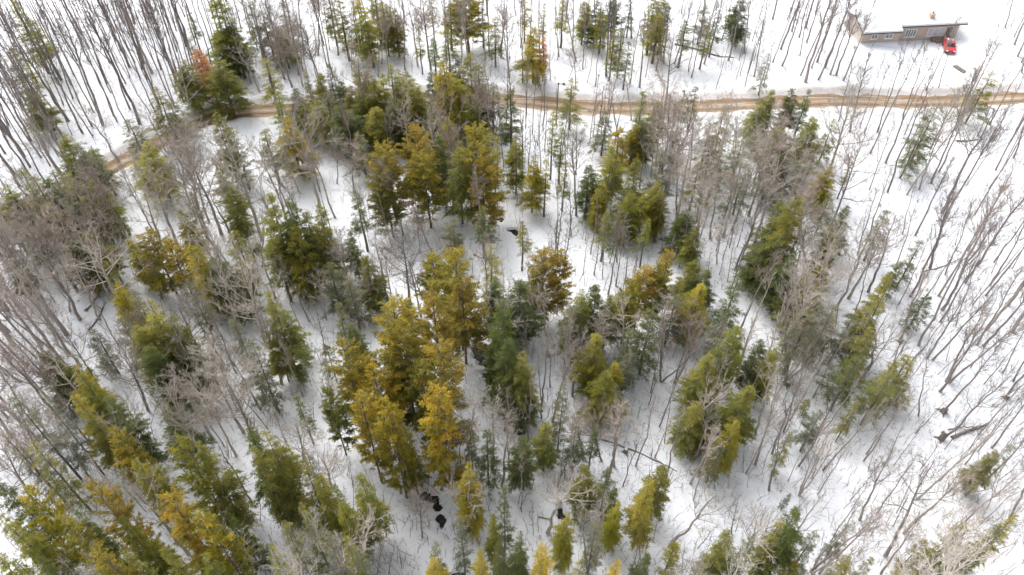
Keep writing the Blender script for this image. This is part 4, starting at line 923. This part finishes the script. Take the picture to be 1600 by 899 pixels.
BX[(800, 300)] = [(300, 110, 298, -40, 'V', 'tan'), (170, 770, 150, 520, 'X', 'tan'), (280, 820, 280, 600, 'X', 'tan'), (700, 820, 710, 500, 'X', 'tan'), (520, 800, 530, 580, 'X', 'tan'), (430, 800, 420, 680, 'W', 'tan'), (450, 480, 480, 300, 'V', 'dark'), (1010, 420, 1050, 180, 'K', 'grey'), (1050, 360, 1160, 120, 'V', 'grey'), (700, 890, 800, 700, 'F', 'pink'), (760, 900, 830, 740, 'F', 'pink'), (830, 760, 830, 620, 'W', 'pink'), (960, 340, 980, 210, 'W', 'tan'), (1070, 640, 1160, 460, 'V', 'tan'), (490, 330, 490, 120, 'W', 'tan'), (770, 140, 780, -60, 'V', 'pink'), (1030, 180, 1070, 60, 'V', 'grey'), (930, 220, 960, 60, 'V', 'pink'), (240, 880, 250, 740, 'W', 'tan'), (110, 640, 100, 520, 'X', 'tan')]
BX[(400, 600)] = [(990, 370, 1000, 120, 'X', 'tan'), (900, 420, 910, 180, 'X', 'tan'), (1110, 400, 1110, 150, 'X', 'tan'), (1150, 480, 1160, 260, 'V', 'tan'), (250, 400, 200, 220, 'W', 'tan'), (350, 520, 330, 370, 'W', 'tan'), (770, 560, 790, 430, 'N', 'tan'), (730, 560, 700, 380, 'N', 'tan'), (780, 720, 770, 580, 'W', 'pink'), (400, 960, 400, 740, 'X', 'tan'), (180, 960, 150, 720, 'X', 'tan'), (620, 890, 650, 770, 'N', 'dark'), (570, 890, 600, 740, 'N', 'grey'), (20, 120, -40, 20, 'V', 'grey'), (55, 210, -20, 110, 'K', 'grey'), (100, 125, 40, 20, 'K', 'grey'), (470, 900, 500, 640, 'X', 'tan'), (970, 720, 980, 560, 'X', 'tan'), (300, 900, 260, 640, 'X', 'tan')]
BX[(800, 600)] = [(165, 700, 260, 420, 'X', 'tan'), (45, 600, 45, 460, 'K', 'pink'), (480, 390, 500, 200, 'V', 'grey'), (520, 480, 590, 280, 'K', 'dark'), (850, 545, 970, 220, 'K', 'tan'), (735, 765, 1040, 500, 'X', 'tan'), (690, 200, 770, 0, 'K', 'grey'), (715, 275, 740, 100, 'K', 'grey'), (640, 100, 690, -30, 'K', 'dark'), (590, 165, 620, 50, 'N', 'dark'), (525, 280, 570, 165, 'N', 'tan'), (745, 270, 900, 90, 'X', 'tan'), (1140, 380, 1200, 200, 'V', 'tan'), (1140, 240, 1180, 80, 'X', 'tan'), (190, 180, 240, 0, 'V', 'tan'), (140, 160, 130, 0, 'K', 'grey'), (330, 330, 300, 180, 'W', 'pink'), (420, 360, 380, 230, 'W', 'pink'), (380, 740, 420, 620, 'W', 'tan'), (560, 870, 600, 740, 'N', 'grey'), (1000, 870, 1180, 640, 'X', 'tan'), (100, 700, 90, 560, 'N', 'grey'), (870, 770, 960, 650, 'N', 'grey'), (1100, 690, 1170, 560, 'N', 'grey'), (1030, 700, 1060, 540, 'N', 'pink'), (350, 860, 340, 700, 'X', 'tan'), (1080, 880, 1130, 740, 'X', 'tan')]
BX[(800, 0)] = [(598, 410, 612, 200, 'V', 'tan'), (300, 290, 262, 60, 'V', 'grey'), (955, 425, 990, 300, 'K', 'grey'), (65, 555, 70, 400, 'K', 'grey'), (95, 630, 108, 380, 'K', 'dark'), (740, 700, 760, 480, 'W', 'tan'), (830, 800, 850, 560, 'W', 'pink'), (560, 560, 540, 420, 'X', 'tan'), (300, 420, 290, 290, 'W', 'pink'), (760, 300, 830, 60, 'V', 'grey'), (500, 680, 480, 470, 'X', 'tan'), (1030, 900, 1060, 660, 'X', 'tan'), (1150, 860, 1170, 640, 'W', 'tan'), (1040, 760, 1060, 560, 'W', 'tan'), (380, 640, 390, 520, 'W', 'tan'), (1160, 480, 1170, 330, 'W', 'tan'), (650, 830, 660, 640, 'V', 'grey'), (740, 850, 760, 620, 'V', 'pink'), (900, 300, 930, 130, 'V', 'grey'), (1090, 250, 1110, 80, 'V', 'grey'), (640, 200, 640, -20, 'V', 'pink'), (700, 270, 690, 60, 'V', 'tan'), (560, 180, 550, -20, 'V', 'pink'), (300, 820, 300, 680, 'W', 'pink'), (820, 640, 820, 500, 'W', 'pink')]
for (x0, y0), rows in BX.items():
    for a, b, c, d, k, tone in rows:
        put_bare(x0 + a / 3, y0 + b / 3, x0 + c / 3, y0 + d / 3, k, tone)

def fill(poly_box, n, kinds, tones, hr, min_d, lean=.05):
    x0, y0, x1, y1 = poly_box; done = 0; tries = 0
    while done < n and tries < n * 30:
        tries += 1
        px = random.uniform(x0, x1); py = random.uniform(y0, y1); g = at_z(px, py)
        if abs(seg_dist(np.array([g[0]]), np.array([g[1]]), ROAD[::3])[0]) < 4.2: continue
        if seg_dist(np.array([g[0]]), np.array([g[1]]), STREAM[::2])[0] < 1.6: continue
        if 1290 < px < 1555 and -40 < py < 128: continue
        if any((g[0] - t[0]) ** 2 + (g[1] - t[1]) ** 2 < min_d ** 2 for t in TREES): continue
        k_ = random.choice(kinds); gap_ = np.interp(g[0], ROAD[::-1, 0], ROAD[::-1, 1]) - g[1]
        if 0 < gap_ < 19 and k_ in 'WXV' and any(a < px < b for a, b in ((110, 240), (350, 450), (780, 900), (1040, 1600))): continue
        g = np.array([g[0], g[1], gz(g[0], g[1])])
        _bare(g, random.uniform(*hr), random.gauss(0, lean), k_, random.choice(tones), random.uniform(.85, 1.1), px); done += 1

random.seed(21)
fill((400, 30, 800, 150), 24, 'WXW', ['tan', 'pink', 'tan'], (9, 13), 1.4)
fill((0, 300, 210, 470), 16, 'WXW', ['tan', 'tan', 'pink'], (9, 13), 1.6)
fill((0, 600, 130, 760), 12, 'WX', ['tan', 'pink'], (9, 13), 1.8)
fill((1180, 420, 1330, 560), 12, 'WX', ['tan', 'tan'], (9, 13), 1.6)
fill((-30, 15, 300, 215), 125, 'KKKKV', ['grey', 'dark', 'dark'], (13, 20), 1.2)
fill((180, 0, 400, 150), 40, 'KKV', ['grey', 'dark'], (14, 19), 1.4)
fill((0, 215, 120, 330), 22, 'KKV', ['grey', 'dark'], (14, 19), 1.5)
fill((-20, 430, 130, 640), 22, 'VKX', ['grey', 'tan'], (14, 19), 1.8)
fill((400, 20, 820, 145), 42, 'KKVV', ['grey', 'pink', 'tan'], (11, 17), 1.5)
fill((820, 20, 1210, 150), 58, 'KKNNV', ['grey', 'pink', 'dark'], (8, 15), 1.2)
fill((1200, 20, 1330, 145), 16, 'VVK', ['grey', 'pink'], (13, 18), 1.5)
fill((1330, 135, 1600, 300), 12, 'KKV', ['grey', 'dark', 'tan'], (13, 18), 1.6)
fill((1565, 0, 1620, 120), 9, 'VVK', ['grey', 'pink'], (13, 18), 1.5)
fill((1420, 280, 1640, 560), 18, 'VVK', ['tan', 'grey'], (14, 19), 1.8)
fill((760, 190, 1010, 300), 30, 'KNN', ['dark', 'grey'], (7, 12), 1.0)
fill((850, 330, 1160, 460), 46, 'NNK', ['dark', 'grey'], (6, 11), .9)
fill((420, 200, 800, 300), 7, 'WV', ['tan', 'pink'], (10, 14), 1.6)
fill((1000, 200, 1300, 420), 22, 'WXW', ['tan', 'tan', 'pink'], (11, 16), 1.6)
fill((150, 280, 560, 560), 26, 'WXVK', ['tan', 'tan', 'grey'], (10, 16), 1.6)
fill((780, 560, 1240, 760), 32, 'KNVN', ['grey', 'tan'], (7, 14), 1.4)
fill((60, 560, 560, 880), 20, 'WXNV', ['tan', 'grey'], (9, 15), 1.8)
fill((1180, 560, 1600, 890), 26, 'NKN', ['grey', 'tan'], (6, 13), 1.5)
fill((150, 900, 1500, 1120), 26, 'XWX', ['tan', 'tan', 'grey'], (11, 16), 2.2)
fill((560, 330, 800, 500), 14, 'NNW', ['grey', 'tan'], (6, 11), 1.4)

# ------------------------------------------------------------------ fallen logs, stumps
def log(pts_px, r, label, snow=True, name="fallen_log", lift=0.0, stubs=2):
    r *= .8
    P = np.array([ground(*p) for p in pts_px]); P[:, 2] += r * .3 + lift * .6
    o0 = P[0].copy(); acc = Acc()
    Q = spline(P - o0, 5); k = len(Q)
    Q = Q + np.random.default_rng(int(pts_px[0][0])).normal(0, .03, Q.shape)
    tube(acc, Q, np.linspace(r, r * .45, k), 8)
    e = empty(name, tuple(o0)); tag(e, label, "log")
    link("bole", acc.mesh("log_bole"), M_LOG, e)
    rr = np.random.default_rng(int(pts_px[0][1]))
    for _ in range(stubs):
        a = Acc(); i = rr.integers(k // 3, k - 1); d = rr.normal(size=3); d[2] = abs(d[2]) + .2; d = d / np.linalg.norm(d)
        tube(a, np.array([Q[i], Q[i] + d * .5, Q[i] + d * rr.uniform(.9, 1.7) + np.array([0, 0, .1])]), np.array([r * .4, r * .28, r * .08]), 5)
        link("stub", a.mesh("log_stub"), M_LOG, e)
    if snow:
        a = Acc(); tube(a, Q[1:-1] + np.array([0, 0, r * .55]), np.linspace(r * .66, r * .32, k - 2), 6)
        link("snow_cap", a.mesh("log_snow"), M_ROOFSNOW, e)

log([(940, 687), (985, 703), (1030, 723), (1058, 737)], .13, "long thin fallen trunk lying diagonally across open snow beside olive hemlocks", False)
log([(1054, 70), (1090, 78), (1120, 88), (1146, 91)], .24, "dark fallen trunk on the snowbank across the road near the bungalow woods", False)
log([(1493, 221), (1515, 220), (1537, 218)], .22, "dark fallen log with snow on the slope just below the road", True)
log([(435, 540), (455, 539), (480, 543)], .16, "short dark log half buried beside young low conifers", True)
log([(134, 487), (148, 468), (160, 448)], .24, "thick snow-capped log lying in the thick woods below the road bend", True)
log([(139, 517), (152, 500), (165, 473)], .17, "bent dark fallen limb beside a thick snow-capped log", False)
log([(1485, 685), (1510, 675), (1528, 669), (1544, 662)], .22, "reddish broken trunk with torn limbs on the open snow slope", False, "fallen_log", .15, 4)
log([(1470, 678), (1492, 671), (1522, 669)], .12, "dark broken limb crossing the reddish broken trunk on snow", False, "fallen_branch", .3, 3)
log([(632, 750), (634, 760), (636, 770)], .17, "short grey log standing out of snow near the stream bend", True)
log([(1053, 711), (1070, 711), (1080, 722)], .05, "thin curved branch lying on snow below the olive hemlocks", False, "fallen_branch", 0, 1)
log([(740, 398), (758, 404), (780, 402)], .14, "dark forked limb resting on snow near the wide bare maple", True)
log([(840, 808), (862, 812), (882, 806)], .08, "thin dark branch pointing at the stream's side pool", False, "fallen_branch", 0, 1)
log([(338, 478), (346, 468), (350, 456)], .08, "small curved branch on snow beside the yellow-green hemlocks", False, "fallen_branch", 0, 1)
log([(1440, 425), (1470, 418), (1500, 405)], .1, "dark limb lying under the tan hardwoods of the open slope", False, "fallen_branch", .05, 2)

def stump(px, py, r, h, label):
    g = ground(px, py); e = empty("stump", tuple(g)); tag(e, label, "stump"); rr = np.random.default_rng(int(px))
    a = Acc(); z = np.array([-.3, 0, h * .3, h * .7, h]); n = 9
    pts = np.c_[rr.normal(0, .03, 5), rr.normal(0, .03, 5), z]; tube(a, pts, np.array([1.6, 1.35, 1.05, .95, .9]) * r, n); link("bole", a.mesh("stump_bole"), M_LOG, e)
    a = Acc(); tube(a, np.c_[np.zeros(3), np.zeros(3), np.array([h - .02, h + .06, h + .12])] + pts[-1] * np.array([1, 1, 0]), np.array([.95, .8, .05]) * r, n); link("snow_cap", a.mesh("stump_snow"), M_ROOFSNOW, e)
    for q in range(3):
        a = Acc(); an = q * 2.1 + rr.uniform(0, 1); d = np.array([math.cos(an), math.sin(an), 0])
        tube(a, np.array([d * r * .7 + [0, 0, .12], d * r * 2 + [0, 0, .03], d * r * 3 + [0, 0, -.1]]), np.array([.5, .35, .1]) * r, 5); link("root", a.mesh("stump_root"), M_LOG, e)
for a in ((1474, 643, .26, .7, "round cut stump on the open slope above the reddish broken trunk"), (1407, 534, .22, .6, "dark stump at the foot of a tall tan hardwood on the slope"),
          (1470, 686, .24, 1.3, "tall pale stump beside the reddish broken trunk"), (1572, 622, .2, .5, "small dark stump on the open slope upslope of the broken trunk"), (1230, 601, .25, .6, "brown stump near the narrow gap in the hemlocks"),
          (484, 455, .14, .9, "slim grey stump beside pole trees above the young conifers"), (977, 707, .2, .6, "brown stump close to the long thin fallen trunk")):
    stump(*a)

# ------------------------------------------------------------------ undergrowth: bare brush and seedlings nobody could count
def brush():
    rng = np.random.default_rng(5); acc = Acc()
    T = np.array(TREES); B = []; 
    n = 7500
    px = rng.uniform(-40, 1640, n); py = rng.uniform(-5, 930, n)
    P = np.array([at_z(a, b) for a, b in zip(px, py)])
    dr_ = seg_dist(P[:, 0], P[:, 1], ROAD[::3]); dh = np.hypot(P[:, 0] - HOUSE_P[0], (P[:, 1] - HOUSE_P[1]))
    dn = np.array([np.min(np.hypot(T[:, 0] - p[0], T[:, 1] - p[1])) for p in P])
    keep = (dr_ > 3.9) & (dh > 17) & ((dn < 3.0) | (rng.uniform(size=n) < .45))
    P = P[keep]; n = len(P)
    P[:, 2] = terrain(P[:, 0], P[:, 1]) - .1
    hgt = rng.gamma(2.2, .75, n) + .35
    d = rng.normal(0, .16, (n, 3)); d[:, 2] = 1; d = norm(d)
    mid = P + d * (hgt * .5)[:, None]; tip = mid + norm(d + rng.normal(0, .18, (n, 3))) * (hgt * .5)[:, None]
    V, Q = prisms(P, mid, .010 + .006 * hgt, .007 + .004 * hgt, 3); acc.add(V, Q)
    V, Q = prisms(mid, tip, .007 + .004 * hgt, np.full(n, .004), 3); acc.add(V, Q)
    i = np.repeat(np.arange(n), 6); m = len(i); s = rng.uniform(.2, 1, m)
    b = P[i] + (tip - P)[i] * s[:, None]
    dd = rng.normal(0, .7, (m, 3)); dd[:, 2] = np.abs(dd[:, 2]) + .5; dd = norm(dd)
    V, Q = prisms(b, b + dd * (hgt[i] * .34 * rng.uniform(.4, 1.1, m))[:, None], np.full(m, .009), np.full(m, .004), 3); acc.add(V, Q)
    o = link("undergrowth", acc.mesh("undergrowth"), M_BARK); o.color = (.20, .15, .13, 1)
    tag(o, "thin leafless brush poking through the snow under the trees", "undergrowth", kind="stuff")
    # dropped twigs lying on the snow
    acc = Acc(); n = 16000
    t = rng.integers(0, len(T), n); a = rng.uniform(0, 2 * PI, n); rr = np.abs(rng.normal(0, 2.4, n))
    x = T[t, 0] + np.cos(a) * rr; y = T[t, 1] + np.sin(a) * rr
    ok = (y > 12) & (seg_dist(x, y, ROAD[::3]) > 3.0); x, y = x[ok], y[ok]; n = len(x)
    b = np.stack([x, y, terrain(x, y) + .02], 1); a = rng.uniform(0, 2 * PI, n); L = rng.gamma(2, .22, n) + .1
    e = b + np.stack([np.cos(a) * L, np.sin(a) * L, rng.uniform(0, .06, n)], 1); e[:, 2] = terrain(e[:, 0], e[:, 1]) + .03
    V, Q = prisms(b, e, np.full(n, .013), np.full(n, .006), 3); acc.add(V, Q)
    o = link("fallen_twigs", acc.mesh("fallen_twigs"), M_BARK); o.color = (.17, .125, .10, 1)
    tag(o, "scattered dropped twigs and bark litter lying on the snow", "twigs", kind="stuff")
brush()

# litter tint of the snow follows where trees stand
T = np.array(TREES); lit = np.zeros(len(fx)); cell = 4.0
near_i = np.where(near)[0]
hist, xe, ye = np.histogram2d(T[:, 0], T[:, 1], bins=[np.arange(-140, 141, cell), np.arange(0, 200, cell)], weights=np.minimum(T[:, 3], 4))
k = np.array([.25, .5, .25])
for ax_ in (0, 1): hist = np.apply_along_axis(lambda v: np.convolve(v, k, 'same'), ax_, hist)
ix = np.clip(((fx[near_i] + 140) / cell).astype(int), 0, hist.shape[0] - 1); iy = np.clip((fy[near_i] / cell).astype(int), 0, hist.shape[1] - 1)
lit[near_i] = np.clip(hist[ix, iy] / 6.0, 0, .32)
ground_me.attributes["litter"].data.foreach_set("value", lit.astype(np.float32))

from collections import Counter
print("TREES", len(TREES), Counter(o.name.split('.')[0] for o in C.objects if o.parent is None).most_common(30))
print("TRIS", sum(len(m.loops) - 2 * len(m.polygons) for m in bpy.data.meshes))
